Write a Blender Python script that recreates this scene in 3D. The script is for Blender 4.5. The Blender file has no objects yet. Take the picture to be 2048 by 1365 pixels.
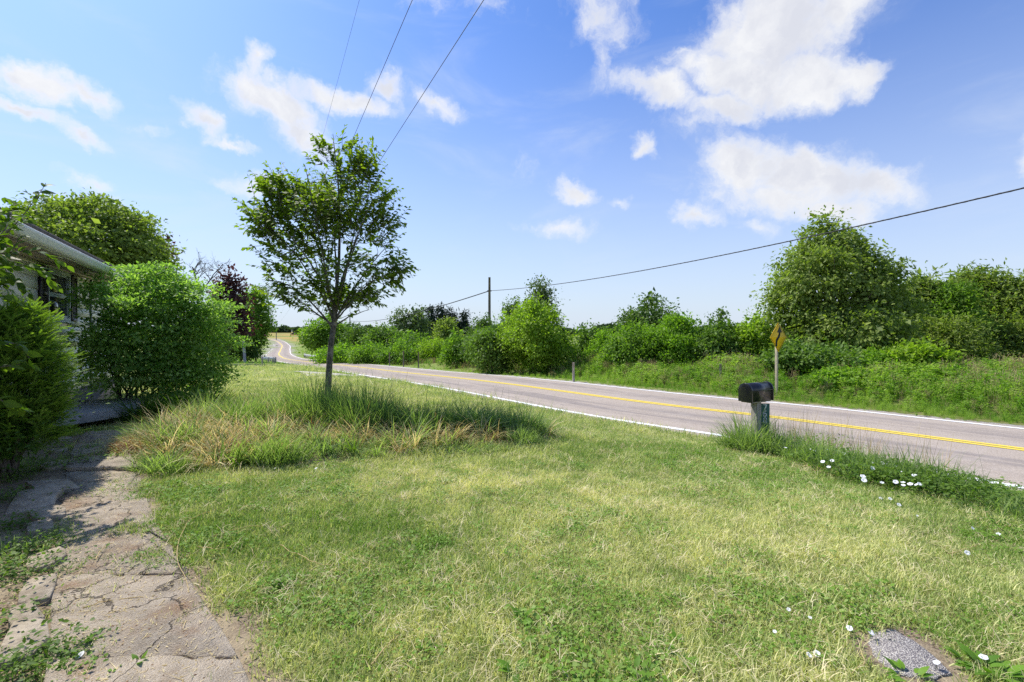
import bpy, math, random
import numpy as np
from mathutils import Vector, Matrix

SC = bpy.context.scene
COL = SC.collection
rng = np.random.default_rng(7)
R = math.radians
F_PX, HZ, CAMZ = 910.0, 664.0, 2.4

# ------------------------------------------------------------------ camera, sun, exposure
cam_d = bpy.data.cameras.new("camera")
cam_d.sensor_width = 36.0
cam_d.lens = 36.0 * F_PX / 2048
cam_d.shift_y = (HZ - 682.5) / 2048
cam_d.clip_start = 0.05
cam_d.clip_end = 8000
cam = bpy.data.objects.new("camera", cam_d)
cam.location = (0, 0, CAMZ)
cam.rotation_euler = (R(90), 0, 0)
COL.objects.link(cam)
SC.camera = cam

SUN_EL = R(54)
SUN_H = Vector((-0.84, 0.54, 0)).normalized()
sun_dir = Vector((SUN_H.x * math.cos(SUN_EL), SUN_H.y * math.cos(SUN_EL), math.sin(SUN_EL)))
sd = bpy.data.lights.new("sun", "SUN")
sd.energy = 5.0
sd.angle = R(0.5)
sd.color = (1.0, 0.955, 0.88)
so = bpy.data.objects.new("sun", sd)
so.rotation_euler = sun_dir.to_track_quat("Z", "Y").to_euler()
COL.objects.link(so)
SC.view_settings.view_transform = "Standard"
SC.view_settings.look = "None"
SC.view_settings.gamma = 1
SC.view_settings.use_curve_mapping = False
SC.view_settings.exposure = 0.30
SC.cycles.max_bounces = 6
SC.cycles.diffuse_bounces = 3
SC.cycles.transmission_bounces = 4
SC.cycles.transparent_max_bounces = 4
SC.cycles.use_adaptive_sampling = True
SC.cycles.adaptive_threshold = 0.01
SC.cycles.use_denoising = False
SC.cycles.sample_clamp_indirect = 1.5


# ------------------------------------------------------------------ node helper
class NT:
    def __init__(s, tree):
        s.t = tree
        s.n = tree.nodes
        s.l = tree.links

    def add(s, typ, ins=None, **props):
        nd = s.n.new(typ)
        for k, v in props.items():
            setattr(nd, k, v)
        if ins:
            for k, v in ins.items():
                s.put(nd.inputs[k], v)
        return nd

    def put(s, sock, v):
        if hasattr(v, "is_output") or isinstance(v, bpy.types.NodeSocket):
            s.l.new(v, sock)
        else:
            sock.default_value = v

    def math(s, op, a, b=0.0, c=0.0, clamp=False):
        nd = s.n.new("ShaderNodeMath")
        nd.operation = op
        nd.use_clamp = clamp
        s.put(nd.inputs[0], a)
        s.put(nd.inputs[1], b)
        s.put(nd.inputs[2], c)
        return nd.outputs[0]

    def mix(s, f, a, b, blend="MIX"):
        nd = s.n.new("ShaderNodeMix")
        nd.data_type = "RGBA"
        nd.blend_type = blend
        s.put(nd.inputs[0], f)
        s.put(nd.inputs[6], a if not isinstance(a, tuple) else (*a[:3], 1))
        s.put(nd.inputs[7], b if not isinstance(b, tuple) else (*b[:3], 1))
        return nd.outputs[2]

    def noise(s, vec, scale, detail=3, rough=0.55, dist=0.0):
        nd = s.n.new("ShaderNodeTexNoise")
        if vec is not None:
            s.l.new(vec, nd.inputs["Vector"])
        nd.inputs["Scale"].default_value = scale
        nd.inputs["Detail"].default_value = detail
        nd.inputs["Roughness"].default_value = rough
        nd.inputs["Distortion"].default_value = dist
        return nd.outputs["Fac"]

    def ramp(s, f, lo, hi, clamp=True, smooth=True):
        nd = s.n.new("ShaderNodeMapRange")
        nd.interpolation_type = "SMOOTHSTEP" if smooth else "LINEAR"
        s.put(nd.inputs[0], f)
        nd.inputs[1].default_value = lo
        nd.inputs[2].default_value = hi
        return nd.outputs[0]


# ------------------------------------------------------------------ sky
world = bpy.data.worlds.new("World")
SC.world = world
world.use_nodes = True
wt = NT(world.node_tree)
wt.n.clear()
sky = wt.add("ShaderNodeTexSky", sky_type="NISHITA", sun_disc=False)
sky.sun_elevation = SUN_EL
sky.sun_rotation = math.atan2(sun_dir.x, sun_dir.y)
sky.altitude = 200
sky.air_density = 1.0
sky.dust_density = 1.0
sky.ozone_density = 1.5
geo = wt.add("ShaderNodeTexCoord")
sep = wt.add("ShaderNodeSeparateXYZ", {0: geo.outputs["Generated"]})
az = wt.math("ARCTAN2", sep.outputs[0], sep.outputs[1])
el = wt.math("ARCSINE", sep.outputs[2])
comb = wt.add("ShaderNodeCombineXYZ", {0: az, 1: el})
# wobble of the cloud outlines
n1 = wt.add("ShaderNodeTexNoise", {"Vector": geo.outputs["Generated"], "Scale": 9.0, "Detail": 6.0, "Roughness": 0.62})
wob = wt.add("ShaderNodeVectorMath", {0: n1.outputs["Color"], 1: (0.5, 0.5, 0.5)}, operation="SUBTRACT")
wob2 = wt.add("ShaderNodeVectorMath", {0: wob.outputs[0], "Scale": 0.11}, operation="SCALE")
pos = wt.add("ShaderNodeVectorMath", {0: comb.outputs[0], 1: wob2.outputs[0]}, operation="ADD")


def azel(px, py):
    u, v = (px - 1024) / F_PX, (HZ - py) / F_PX
    return np.array([math.atan2(u, 1), math.atan(v / math.hypot(u, 1))])


BL = [(1560, 55, 185, 105, 0, 1.3), (1680, 20, 95, 70, 0, 1.2), (1490, 160, 160, 55, 10, 1.25), (1610, 165, 110, 60, 0, 1.2),
      (1330, 180, 125, 38, 12, 1.0), (1455, 215, 95, 38, 0, 1.1), (1700, 155, 95, 36, -20, 1.1), (1400, 250, 75, 34, 10, .55),
      (1495, 335, 115, 62, 0, 1.25), (1620, 345, 150, 55, 5, 1.25), (1760, 365, 115, 46, 10, 1.0), (1560, 385, 190, 36, 0, 1.0),
      (1640, 410, 170, 30, 0, .8), (1200, 20, 95, 110, 0, .62), (1207, 105, 40, 70, 0, .55), (1283, 290, 30, 26, 0, .8), (1160, 386, 52, 26, 10, .9),
      (1242, 405, 32, 15, 0, .7), (1385, 435, 55, 24, 0, .85), (1510, 442, 60, 26, 0, .5), (1120, 455, 100, 22, 0, .6),
      (1370, 108, 35, 14, 0, .6), (2075, 310, 45, 48, 0, .9), (60, 178, 110, 36, 8, 1.1), (180, 192, 75, 26, 18, .9),
      (50, 232, 110, 22, 18, 1.0), (160, 272, 75, 20, 20, .85), (515, 128, 45, 36, 30, .95), (545, 205, 115, 52, 20, 1.2),
      (600, 262, 85, 52, 25, 1.0), (690, 195, 120, 28, 8, 1.0), (390, 240, 70, 24, 40, .9), (450, 290, 60, 15, 15, .8),
      (290, 255, 70, 22, 10, .5), (770, 160, 45, 40, 20, .8), (875, 200, 75, 22, 32, .85), (520, 367, 68, 28, 5, 1.0), (165, 355, 52, 20, 8, .7),
      (170, 395, 90, 22, 5, .6), (1060, 335, 50, 30, 25, .35), (890, 10, 160, 30, 5, .35)]
rb = random.Random(5)
AE = []
for (cx, cy, rx, ry, rot, st) in BL:
    c = azel(cx, cy)
    ca, sa = math.cos(R(rot)), math.sin(R(rot))
    ax = azel(cx + rx * ca, cy + rx * sa) - c
    ay = azel(cx - ry * sa, cy + ry * ca) - c
    AE.append((c[0], c[1], float(np.linalg.norm(ax)), float(np.linalg.norm(ay)), math.atan2(ax[1], ax[0]), st))
for k in range(14):  # the same kind of sky goes on outside the frame
    a = rb.choice([-1, 1]) * rb.uniform(1.15, 3.1)
    e = rb.uniform(.12, .95)
    AE.append((a, e, rb.uniform(.1, .24), rb.uniform(.05, .11), rb.uniform(-.3, .3), rb.uniform(.7, 1.2)))
field = None
for (a, e, sx, sy, ro, st) in AE:
    mp = wt.add("ShaderNodeMapping", {"Vector": pos.outputs[0], "Location": (a, e, 0), "Rotation": (0, 0, ro), "Scale": (sx * 1.34, sy * 1.38, 1)},
                vector_type="TEXTURE")
    ln = wt.add("ShaderNodeVectorMath", {0: mp.outputs[0]}, operation="LENGTH")
    v = wt.math("MULTIPLY_ADD", ln.outputs["Value"], -st, st)
    field = v if field is None else wt.math("SMOOTH_MAX", field, v, 0.12)
nz = wt.noise(pos.outputs[0], 11.0, 8, 0.66)
fld = wt.math("ADD", field, wt.math("MULTIPLY_ADD", nz, 1.35, -0.80))
dens = wt.ramp(fld, 0.0, 0.74)
# thin high cirrus, streaked
mpc = wt.add("ShaderNodeMapping", {"Vector": comb.outputs[0], "Rotation": (0, 0, 0.35), "Scale": (1.6, 5.0, 1)})
cir = wt.ramp(wt.noise(mpc.outputs[0], 1.6, 7, 0.6, 0.6), 0.47, 0.85)
cirv = wt.math("MULTIPLY", cir, 0.42)
skyc = wt.add("ShaderNodeHueSaturation", {"Hue": 0.512, "Saturation": 1.12, "Value": 1.0, "Fac": 1.0, "Color": sky.outputs[0]})
# photograph's rich blue: slightly bluer than the bare model, whiter to the horizon
hz = wt.ramp(el, 0.62, 0.0, smooth=False)
tint = wt.mix(1.0, skyc.outputs[0], (.88, 1.22, 1.54), "MULTIPLY")
hzp = wt.math("POWER", hz, 1.5)
base = wt.mix(wt.math("MULTIPLY", hzp, 0.95), tint, (5.3, 5.85, 6.8))
shade = wt.ramp(wt.noise(pos.outputs[0], 6.5, 5, 0.6), 0.32, 0.62)
cc = wt.mix(wt.math("MULTIPLY", shade, wt.ramp(fld, 0.30, 0.75)), (7.15, 7.2, 7.3), (5.5, 5.65, 6.2))
c1 = wt.mix(cirv, base, (5.8, 6.3, 7.1))
c2 = wt.mix(wt.math("MULTIPLY", dens, 0.97), c1, cc)
bg = wt.add("ShaderNodeBackground", {"Color": c2, "Strength": 0.110})
outw = wt.add("ShaderNodeOutputWorld", {"Surface": bg.outputs[0]})
world.cycles.sampling_method = "MANUAL"
world.cycles.sample_map_resolution = 512


# ------------------------------------------------------------------ materials
MATS = {}


def mat(name, build):
    if name in MATS:
        return MATS[name]
    m = bpy.data.materials.new(name)
    m.use_nodes = True
    t = NT(m.node_tree)
    t.n.clear()
    out = t.add("ShaderNodeOutputMaterial")
    res = build(t)
    t.l.new(res, out.inputs["Surface"])
    MATS[name] = m
    return m


def bsdf(t, color, rough=0.6, spec=0.4, metal=0.0, normal=None, **kw):
    b = t.add("ShaderNodeBsdfPrincipled", {"Base Color": color if not isinstance(color, tuple) else (*color[:3], 1),
                                           "Roughness": rough, "Metallic": metal, "Specular IOR Level": spec})
    for k, v in kw.items():
        t.put(b.inputs[k], v)
    if normal is not None:
        t.l.new(normal, b.inputs["Normal"])
    return b.outputs[0]


def bump(t, h, strength=0.3, dist=0.02):
    b = t.add("ShaderNodeBump", {"Height": h, "Strength": strength, "Distance": dist})
    return b.outputs[0]


def objco(t):
    return t.add("ShaderNodeTexCoord").outputs["Object"]


def wpos(t):
    return t.add("ShaderNodeNewGeometry").outputs["Position"]


def leafmat(name, c1, c2, trans=0.45, rough=0.45, spec=0.45, tcol=None, inst=False):
    def b(t):
        a = t.add("ShaderNodeAttribute", attribute_name="tone").outputs["Fac"]
        if inst:
            ai = t.add("ShaderNodeAttribute", attribute_name="itone", attribute_type="INSTANCER").outputs["Fac"]
            a = t.math("ADD", t.math("MULTIPLY", a, 0.8), t.math("MULTIPLY_ADD", ai, 1.1, -0.42), clamp=True)
        col = t.mix(a, c1, c2)
        p = bsdf(t, col, max(rough, .55), min(spec, .22))
        tc = t.mix(1.0, col, tcol or (1.5, 1.75, 0.55), "MULTIPLY")
        tr = t.add("ShaderNodeBsdfTranslucent", {"Color": tc})
        m = t.add("ShaderNodeMixShader", {0: trans, 1: p, 2: tr.outputs[0]})
        return m.outputs[0]
    return mat(name, b)


def simple(name, c, rough=0.6, spec=0.4, metal=0.0, var=0.12, scale=6.0, bmp=0.0, bscale=40.0):
    def b(t):
        co = objco(t)
        n = t.noise(co, scale, 5, 0.6)
        col = t.mix(t.ramp(n, 0.3, 0.7), tuple(x * (1 - var) for x in c), tuple(min(1, x * (1 + var)) for x in c))
        nm = bump(t, t.noise(co, bscale, 4), bmp, 0.01) if bmp else None
        return bsdf(t, col, rough, spec, metal, nm)
    return mat(name, b)


def barkmat(name, c, dark=0.45, scale=18, stretch=0.25):
    def b(t):
        co = objco(t)
        mp = t.add("ShaderNodeMapping", {"Vector": co, "Scale": (1, 1, stretch)})
        n = t.noise(mp.outputs[0], scale, 6, 0.65, 0.4)
        n2 = t.noise(co, scale * .3, 3)
        col = t.mix(t.ramp(n, 0.35, 0.65), tuple(x * dark for x in c), c)
        col = t.mix(t.ramp(n2, 0.5, 0.75), col, tuple(x * 1.5 for x in c))
        return bsdf(t, col, 0.9, 0.15, 0, bump(t, n, 0.8, 0.02))
    return mat(name, b)


# ------------------------------------------------------------------ mesh helpers
def mesh_np(name, V, Fs, tone=None, smooth=False, mats=None, midx=None):
    V = np.asarray(V, np.float32)
    Fs = np.asarray(Fs, np.int32)
    me = bpy.data.meshes.new(name)
    n, k = Fs.shape
    me.vertices.add(len(V))
    me.vertices.foreach_set("co", V.ravel())
    me.loops.add(n * k)
    me.loops.foreach_set("vertex_index", Fs.ravel())
    me.polygons.add(n)
    me.polygons.foreach_set("loop_start", np.arange(n, dtype=np.int32) * k)
    me.polygons.foreach_set("loop_total", np.full(n, k, np.int32))
    if smooth:
        me.polygons.foreach_set("use_smooth", np.ones(n, bool))
    if tone is not None:
        at = me.attributes.new("tone", "FLOAT", "POINT")
        at.data.foreach_set("value", np.asarray(tone, np.float32))
    for m in (mats or []):
        me.materials.append(m)
    if midx is not None:
        me.polygons.foreach_set("material_index", np.asarray(midx, np.int32))
    me.update(calc_edges=True)
    me.validate()
    return me


class MB:
    """collects quads (triangles as degenerate-free separate list) into one mesh"""
    def __init__(s):
        s.V, s.Q, s.T, s.tn, s.n = [], [], [], [], 0

    def add(s, V, Fs, tone=0.5):
        V = np.asarray(V, float).reshape(-1, 3)
        Fs = np.asarray(Fs, int)
        if len(Fs):
            (s.Q if Fs.shape[1] == 4 else s.T).append(Fs + s.n)
        s.V.append(V)
        s.tn.append(np.broadcast_to(np.asarray(tone, float), (len(V),)).copy())
        s.n += len(V)
        return s

    def box(s, c, size, rot=None, ax=None, tone=0.5, taper=1.0):
        """c centre, size full lengths, ax 3x3 rows = local axes"""
        h = np.array(size) / 2
        P = np.array([[x, y, z] for z in (-1, 1) for y in (-1, 1) for x in (-1, 1)], float)
        P[4:, :2] *= taper
        P = P * h
        if rot is not None:
            ca, sa = math.cos(rot), math.sin(rot)
            P = np.c_[P[:, 0] * ca - P[:, 1] * sa, P[:, 0] * sa + P[:, 1] * ca, P[:, 2]]
        if ax is not None:
            P = P @ np.array(ax, float)
        return s.add(P + np.array(c), [[0, 2, 3, 1], [4, 5, 7, 6], [0, 1, 5, 4], [2, 6, 7, 3], [0, 4, 6, 2], [1, 3, 7, 5]], tone)

    def tube(s, pts, rad, seg=8, cap=True, tone=0.5):
        P = np.asarray(pts, float)
        n = len(P)
        rad = np.broadcast_to(np.asarray(rad, float), (n,))
        T = np.gradient(P, axis=0)
        T /= np.linalg.norm(T, axis=1)[:, None] + 1e-9
        ref = np.array([0, 0, 1.0]) if abs(T[0, 2]) < .8 else np.array([1.0, 0, 0])
        A = np.cross(T, ref)
        A /= np.linalg.norm(A, axis=1)[:, None] + 1e-9
        B = np.cross(T, A)
        th = np.linspace(0, 2 * np.pi, seg, endpoint=False)
        V = P[:, None] + rad[:, None, None] * (A[:, None] * np.cos(th)[None, :, None] + B[:, None] * np.sin(th)[None, :, None])
        i = np.arange(n - 1)[:, None] * seg
        j = np.arange(seg)[None]
        j2 = (j + 1) % seg
        Q = np.stack([i + j, i + j2, i + seg + j2, i + seg + j], -1).reshape(-1, 4)
        s.add(V.reshape(-1, 3), Q, tone)
        if cap and seg >= 4:
            for base, pt, fl in ((s.n - n * seg, P[0], True), (s.n - seg, P[-1], False)):
                c = s.n
                s.V.append(pt[None])
                s.tn.append(np.array([float(np.mean(tone))]))
                s.n += 1
                a = base + np.arange(seg)
                b = base + (np.arange(seg) + 1) % seg
                s.T.append(np.stack([np.full(seg, c), b, a] if not fl else [np.full(seg, c), a, b], 1))
        return s

    def prism(s, poly, z0, z1, tone=0.5):
        """convex-ish polygon (ccw) extruded; fan caps"""
        poly = np.asarray(poly, float)
        n = len(poly)
        z0 = np.broadcast_to(z0, (n,))
        z1 = np.broadcast_to(z1, (n,))
        V = np.vstack([np.c_[poly, z0], np.c_[poly, z1], [[*poly.mean(0), z0.mean()]], [[*poly.mean(0), z1.mean()]]])
        i = np.arange(n)
        j = (i + 1) % n
        Q = np.stack([i, j, n + j, n + i], 1)
        b = s.n
        s.add(V, Q, tone)
        s.T.append(np.stack([np.full(n, 2 * n + 1), n + i, n + j], 1) + b)
        s.T.append(np.stack([np.full(n, 2 * n), j, i], 1) + b)
        return s

    def mesh(s, name, m, smooth=False, origin=(0, 0, 0)):
        V = np.vstack(s.V) - np.array(origin)
        Fq = np.vstack(s.Q) if s.Q else np.zeros((0, 4), int)
        Ft = np.vstack(s.T) if s.T else np.zeros((0, 3), int)
        me = bpy.data.meshes.new(name)
        me.vertices.add(len(V))
        me.vertices.foreach_set("co", V.astype(np.float32).ravel())
        nl = Fq.size + Ft.size
        me.loops.add(nl)
        me.loops.foreach_set("vertex_index", np.concatenate([Fq.ravel(), Ft.ravel()]).astype(np.int32))
        tot = np.concatenate([np.full(len(Fq), 4), np.full(len(Ft), 3)]).astype(np.int32)
        me.polygons.add(len(tot))
        me.polygons.foreach_set("loop_start", np.concatenate([[0], np.cumsum(tot)[:-1]]).astype(np.int32))
        me.polygons.foreach_set("loop_total", tot)
        if smooth:
            me.polygons.foreach_set("use_smooth", np.ones(len(tot), bool))
        at = me.attributes.new("tone", "FLOAT", "POINT")
        at.data.foreach_set("value", np.concatenate(s.tn).astype(np.float32))
        me.materials.append(m)
        me.update(calc_edges=True)
        return me

    def obj(s, name, m, parent=None, smooth=False, kind=None, label=None, cat=None, group=None, origin=None, bevel=0):
        if origin is None:
            org = np.array(world_loc(parent)) if parent is not None else np.zeros(3)
        else:
            org = np.array(origin, float)
        o = bpy.data.objects.new(name, s.mesh(name, m, smooth, org))
        COL.objects.link(o)
        if parent is not None:
            o.parent = parent
        else:
            o.location = org
        if bevel:
            bv = o.modifiers.new("bevel", "BEVEL")
            bv.width = bevel
            bv.segments = 2
            bv.limit_method = "ANGLE"
        return tag(o, label, cat, group, kind)


def world_loc(o):
    p = Vector((0, 0, 0))
    while o is not None:
        p += o.location
        o = o.parent
    return p


def tag(o, label=None, cat=None, group=None, kind=None):
    for k, v in (("label", label), ("category", cat), ("group", group), ("kind", kind)):
        if v:
            o[k] = v
    return o


def link_mesh(name, me, parent=None, loc=(0, 0, 0), rot=(0, 0, 0), scale=(1, 1, 1), **tg):
    o = bpy.data.objects.new(name, me)
    COL.objects.link(o)
    o.parent = parent
    o.location = loc
    o.rotation_euler = rot
    o.scale = scale
    return tag(o, **tg)


def empty(name, loc, label, cat, group=None, rz=0.0):
    o = bpy.data.objects.new(name, None)
    COL.objects.link(o)
    o.location = loc
    o.rotation_euler = (0, 0, rz)
    o.empty_display_size = .2
    return tag(o, label, cat, group)


def copy_thing(src, loc, rz, scale, label, group=None):
    c = src.copy()
    COL.objects.link(c)
    c.location = loc
    c.rotation_euler = (0, 0, rz)
    c.scale = scale
    c["label"] = label
    if group:
        c["group"] = group
    for ch in src.children:
        d = ch.copy()
        COL.objects.link(d)
        d.parent = c
    return c


# ------------------------------------------------------------------ terrain
CEN = np.array([[24.5, -10.2], [18.6, -3.2], [13.4, 2.75], [9.06, 7.87], [6.45, 11.07], [3.6, 14.3], [-.83, 21.01], [-7.26, 31.13], [-16.39, 45.13],
                [-27.88, 63.75], [-43.05, 86.53], [-58.83, 114.79], [-76.54, 150.44], [-96.07, 189.39], [-120.42, 226.3], [-158, 262], [-205, 292]])
ZT = [(-20, .32), (4.6, .28), (8, .24), (14, .12), (19, -.02), (28.8, -.46), (45.4, -.98), (67, -1.95), (94, -2.77), (126, -3.37), (164, -3.83), (207, -3.02),
      (251, -1.4), (330, -.4), (600, -.1), (4000, 1.0)]
UT = np.array([-.62, .785])


def zb(x, y):
    t = np.asarray(x) * UT[0] + np.asarray(y) * UT[1]
    a = np.array(ZT)
    z = np.interp(t, a[:, 0], a[:, 1])
    z2 = np.interp(t - 4, a[:, 0], a[:, 1])
    z3 = np.interp(t + 4, a[:, 0], a[:, 1])
    return (z + z2 + z3) / 3


def catmull(C, n=10):
    C = np.asarray(C, float)
    C = np.vstack([2 * C[0] - C[1], C, 2 * C[-1] - C[-2]])
    o = []
    for i in range(1, len(C) - 2):
        p0, p1, p2, p3 = C[i - 1:i + 3]
        for t in np.linspace(0, 1, n, endpoint=False):
            o.append(.5 * ((2 * p1) + (-p0 + p2) * t + (2 * p0 - 5 * p1 + 4 * p2 - p3) * t * t + (-p0 + 3 * p1 - 3 * p2 + p3) * t ** 3))
    o.append(C[-2])
    return np.array(o)


RC = catmull(CEN, 14)
RT = np.gradient(RC, axis=0)
RT /= np.linalg.norm(RT, axis=1)[:, None]
RN = np.stack([-RT[:, 1], RT[:, 0]], 1)  # left of travel = lawn side
HW = 2.8          # half width between the white lines


def roadd(x, y):
    """signed distance to the road centre, + on the lawn side"""
    x = np.atleast_1d(np.asarray(x, float)).ravel()
    y = np.atleast_1d(np.asarray(y, float)).ravel()
    out = np.empty(len(x))
    A, B = RC[:-1:2], RC[2::2]
    A = A[:len(B)]
    D = B - A
    L2 = (D ** 2).sum(1)
    for i in range(0, len(x), 20000):
        qx = x[i:i + 20000, None] - A[None, :, 0]
        qy = y[i:i + 20000, None] - A[None, :, 1]
        t = np.clip((qx * D[:, 0] + qy * D[:, 1]) / L2, 0, 1)
        cx, cy = qx - t * D[:, 0], qy - t * D[:, 1]
        d2 = cx * cx + cy * cy
        k = d2.argmin(1)
        r = np.arange(len(k))
        s = np.sign(D[k, 0] * qy[r, k] - D[k, 1] * qx[r, k])
        out[i:i + 20000] = np.sqrt(d2[r, k]) * np.where(s == 0, 1, s)
    return out


def vnoise(x, y, s, seed=0):
    """cheap smooth value noise"""
    x = np.asarray(x) * s + seed * 17.3
    y = np.asarray(y) * s + seed * 5.7
    xi, yi = np.floor(x), np.floor(y)
    fx, fy = x - xi, y - yi
    fx, fy = fx * fx * (3 - 2 * fx), fy * fy * (3 - 2 * fy)

    def h(a, b):
        v = np.sin(a * 127.1 + b * 311.7 + seed * 3.1) * 43758.5453
        return v - np.floor(v)
    return (h(xi, yi) * (1 - fx) + h(xi + 1, yi) * fx) * (1 - fy) + (h(xi, yi + 1) * (1 - fx) + h(xi + 1, yi + 1) * fx) * fy


def gz(x, y, d=None):
    x = np.asarray(x, float)
    y = np.asarray(y, float)
    shp = np.broadcast(x, y).shape
    xx = np.broadcast_to(x, shp).ravel()
    yy = np.broadcast_to(y, shp).ravel()
    if d is None:
        d = roadd(xx, yy)
    z = zb(xx, yy)
    e = d - (HW + .55)
    lawn = np.where(e > 0, .56 * (1 - np.exp(-np.maximum(e, 0) / 3.6)), 0)
    e2 = -d - (HW + .6)
    ditch = np.where(e2 > 0, -.18 * np.exp(-((e2 - 2.2) / 1.3) ** 2) + .0 * e2, 0)
    under = -.07 * (1 - np.clip((np.abs(d) - HW - .25) / .3, 0, 1))
    nz_ = np.where(np.abs(d) > HW + .8, (vnoise(xx, yy, .8, 3) - .5) * .05 + (vnoise(xx, yy, .13, 4) - .5) * .12 * np.clip((np.abs(d) - 5) / 20, 0, 1), 0)
    bx_, by_ = xx + 2.6 + (yy - 7.3) * .15, yy - 7.35 - (xx + 2.6) * .12
    lawn = lawn + .15 * np.exp(-(np.abs(bx_) / 3.1) ** 4 - (np.abs(by_) / 1.25) ** 4)
    r = np.hypot(xx, yy)
    far = np.where(r > 250, (vnoise(xx, yy, .004, 5) - .5) * 3 * np.clip((r - 250) / 400, 0, 1), 0)
    return (z + lawn + ditch + under + nz_ + far).reshape(shp)


def g1(x, y):
    return float(gz(np.array([x]), np.array([y]))[0])


def gp(px, py):
    """ground point seen at a pixel of the photograph"""
    a = (px - 1024) / F_PX
    D = 5.0
    for _ in range(60):
        z = g1(a * D, D)
        Dn = F_PX * (CAMZ - z) / (py - HZ)
        D += (Dn - D) * .5
    return np.array([a * D, D, g1(a * D, D)])


def at(px, D, py=None):
    x = (px - 1024) / F_PX * D
    return np.array([x, D, g1(x, D) if py is None else CAMZ + (HZ - py) / F_PX * D])


# ---- region polygons of the yard
def sym_poly(pts, w):
    P = catmull(pts, 6)
    T = np.gradient(P, axis=0)
    T /= np.linalg.norm(T, axis=1)[:, None]
    N = np.stack([-T[:, 1], T[:, 0]], 1)
    W = np.interp(np.linspace(0, 1, len(P)), np.linspace(0, 1, len(w)), w)
    return P, N, W


def inpoly(x, y, poly):
    x = np.asarray(x)
    y = np.asarray(y)
    ins = np.zeros(x.shape, bool)
    n = len(poly)
    for i in range(n):
        x1, y1 = poly[i]
        x2, y2 = poly[(i + 1) % n]
        c = ((y1 > y) != (y2 > y)) & (x < (x2 - x1) * (y - y1) / (y2 - y1 + 1e-12) + x1)
        ins ^= c
    return ins


# path edges (left, right) from the porch towards and past the camera
PL = catmull([(-6.9, 7.35), (-6.0, 6.2), (-4.9, 4.98), (-3.72, 3.72), (-2.9, 2.86), (-2.16, 2.1), (-1.5, 1.3), (-.9, .5)], 8)
PR = catmull([(-6.2, 7.55), (-5.35, 6.35), (-4.05, 4.98), (-2.88, 3.72), (-2.0, 2.86), (-1.22, 2.1), (-.6, 1.35), (0.0, .6)], 8)
PATHPOLY = np.vstack([PL, PR[::-1]])
WU = np.array([-.511, .859])
WN = np.array([.859, .511])
WC = np.array([-10.42, 11.2])


def W(s, n, z=None):
    p = WC + s * WU + n * WN
    return p if z is None else np.array([p[0], p[1], z])


SLAB = np.array([W(-5.35, .0), W(-5.15, .45), W(-4.72, .72), W(-3.97, 1.49), W(-2.55, 1.52), W(-2.5, 0)])
BEDPOLY = np.vstack([PL, [W(-13.5, 0), W(-5.3, 0)]])      # soil bed between path and house
BED2 = np.array([(-5.9, 7.6), (-5.1, 6.35), (-4.3, 5.55), (-3.2, 5.5), (-1.9, 6.0), (-.6, 6.55), (.45, 7.1), (.75, 7.7), (.2, 8.1), (-1.5, 8.05), (-2.6, 8.4), (-4.0, 8.9), (-5.6, 8.9)])
STEP = [gp(*p)[:2] for p in ((1738, 1268), (1790, 1262), (1850, 1300), (1905, 1352), (1870, 1362), (1800, 1352), (1745, 1310))]
STEP = np.array(STEP)
STEPC = STEP.mean(0)


def edge_dist(x, y, poly):
    d = np.full(np.shape(x), 1e9)
    for i in range(len(poly)):
        a = np.array(poly[i])
        b = np.array(poly[(i + 1) % len(poly)])
        ab = b - a
        t = np.clip(((x - a[0]) * ab[0] + (y - a[1]) * ab[1]) / (ab @ ab + 1e-9), 0, 1)
        d = np.minimum(d, np.hypot(x - a[0] - t * ab[0], y - a[1] - t * ab[1]))
    return d


def soilmask(x, y):
    m = np.zeros(np.shape(x))
    near = (np.hypot(x, y) < 18)
    xs, ys = x[near], y[near]
    pe = np.where(inpoly(xs, ys, PATHPOLY), 0, edge_dist(xs, ys, PATHPOLY))
    wig = (vnoise(xs, ys, 2.6, 9) - .55) * .26 + .10 * np.clip(2.6 - ys, 0, 1) + (vnoise(xs, ys, 7, 19) - .5) * .12
    v = np.clip(1.1 - (pe - wig) / .10, 0, 1)
    v = np.maximum(v, inpoly(xs, ys, BEDPOLY) * 1.0)
    b2 = inpoly(xs + (vnoise(xs, ys, 3, 77) - .5) * .5, ys + (vnoise(xs, ys, 3, 78) - .5) * .5, BED2)
    v = np.maximum(v, b2 * .8)
    se = np.where(inpoly(xs, ys, STEP), 0, edge_dist(xs, ys, STEP))
    v = np.maximum(v, np.clip(1.3 - (se - wig * .6) / .11, 0, 1))
    m[near] = v
    return m


# ---- ground sheet
def axis_coords(near, step, far, g):
    a = [0.0]
    s = step
    while a[-1] < far:
        if a[-1] > near:
            s *= g
        a.append(a[-1] + s)
    a = np.array(a)
    return np.concatenate([-a[:0:-1], a])


gx = axis_coords(13, .16, 3500, 1.07)
gy = axis_coords(16, .16, 3500, 1.05)
gy = gy[gy > -600]
X, Y = np.meshgrid(gx, gy)
dd = roadd(X.ravel(), Y.ravel())
Z = gz(X.ravel(), Y.ravel(), dd)
ny, nx = X.shape
ii = (np.arange(ny - 1)[:, None] * nx + np.arange(nx - 1)[None]).ravel()
Q = np.stack([ii, ii + 1, ii + nx + 1, ii + nx], 1)
soil = soilmask(X.ravel(), Y.ravel())
tt = X.ravel() * UT[0] + Y.ravel() * UT[1]
wheat = ((tt > 190) & (dd < -7) & (X.ravel() < -.42 * Y.ravel())).astype(float)
shoulder = np.clip(1 - (np.abs(dd) - HW - .45 - (vnoise(X.ravel(), Y.ravel(), 1.7, 8) - .5) * .35) / .25, 0, 1)


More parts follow.
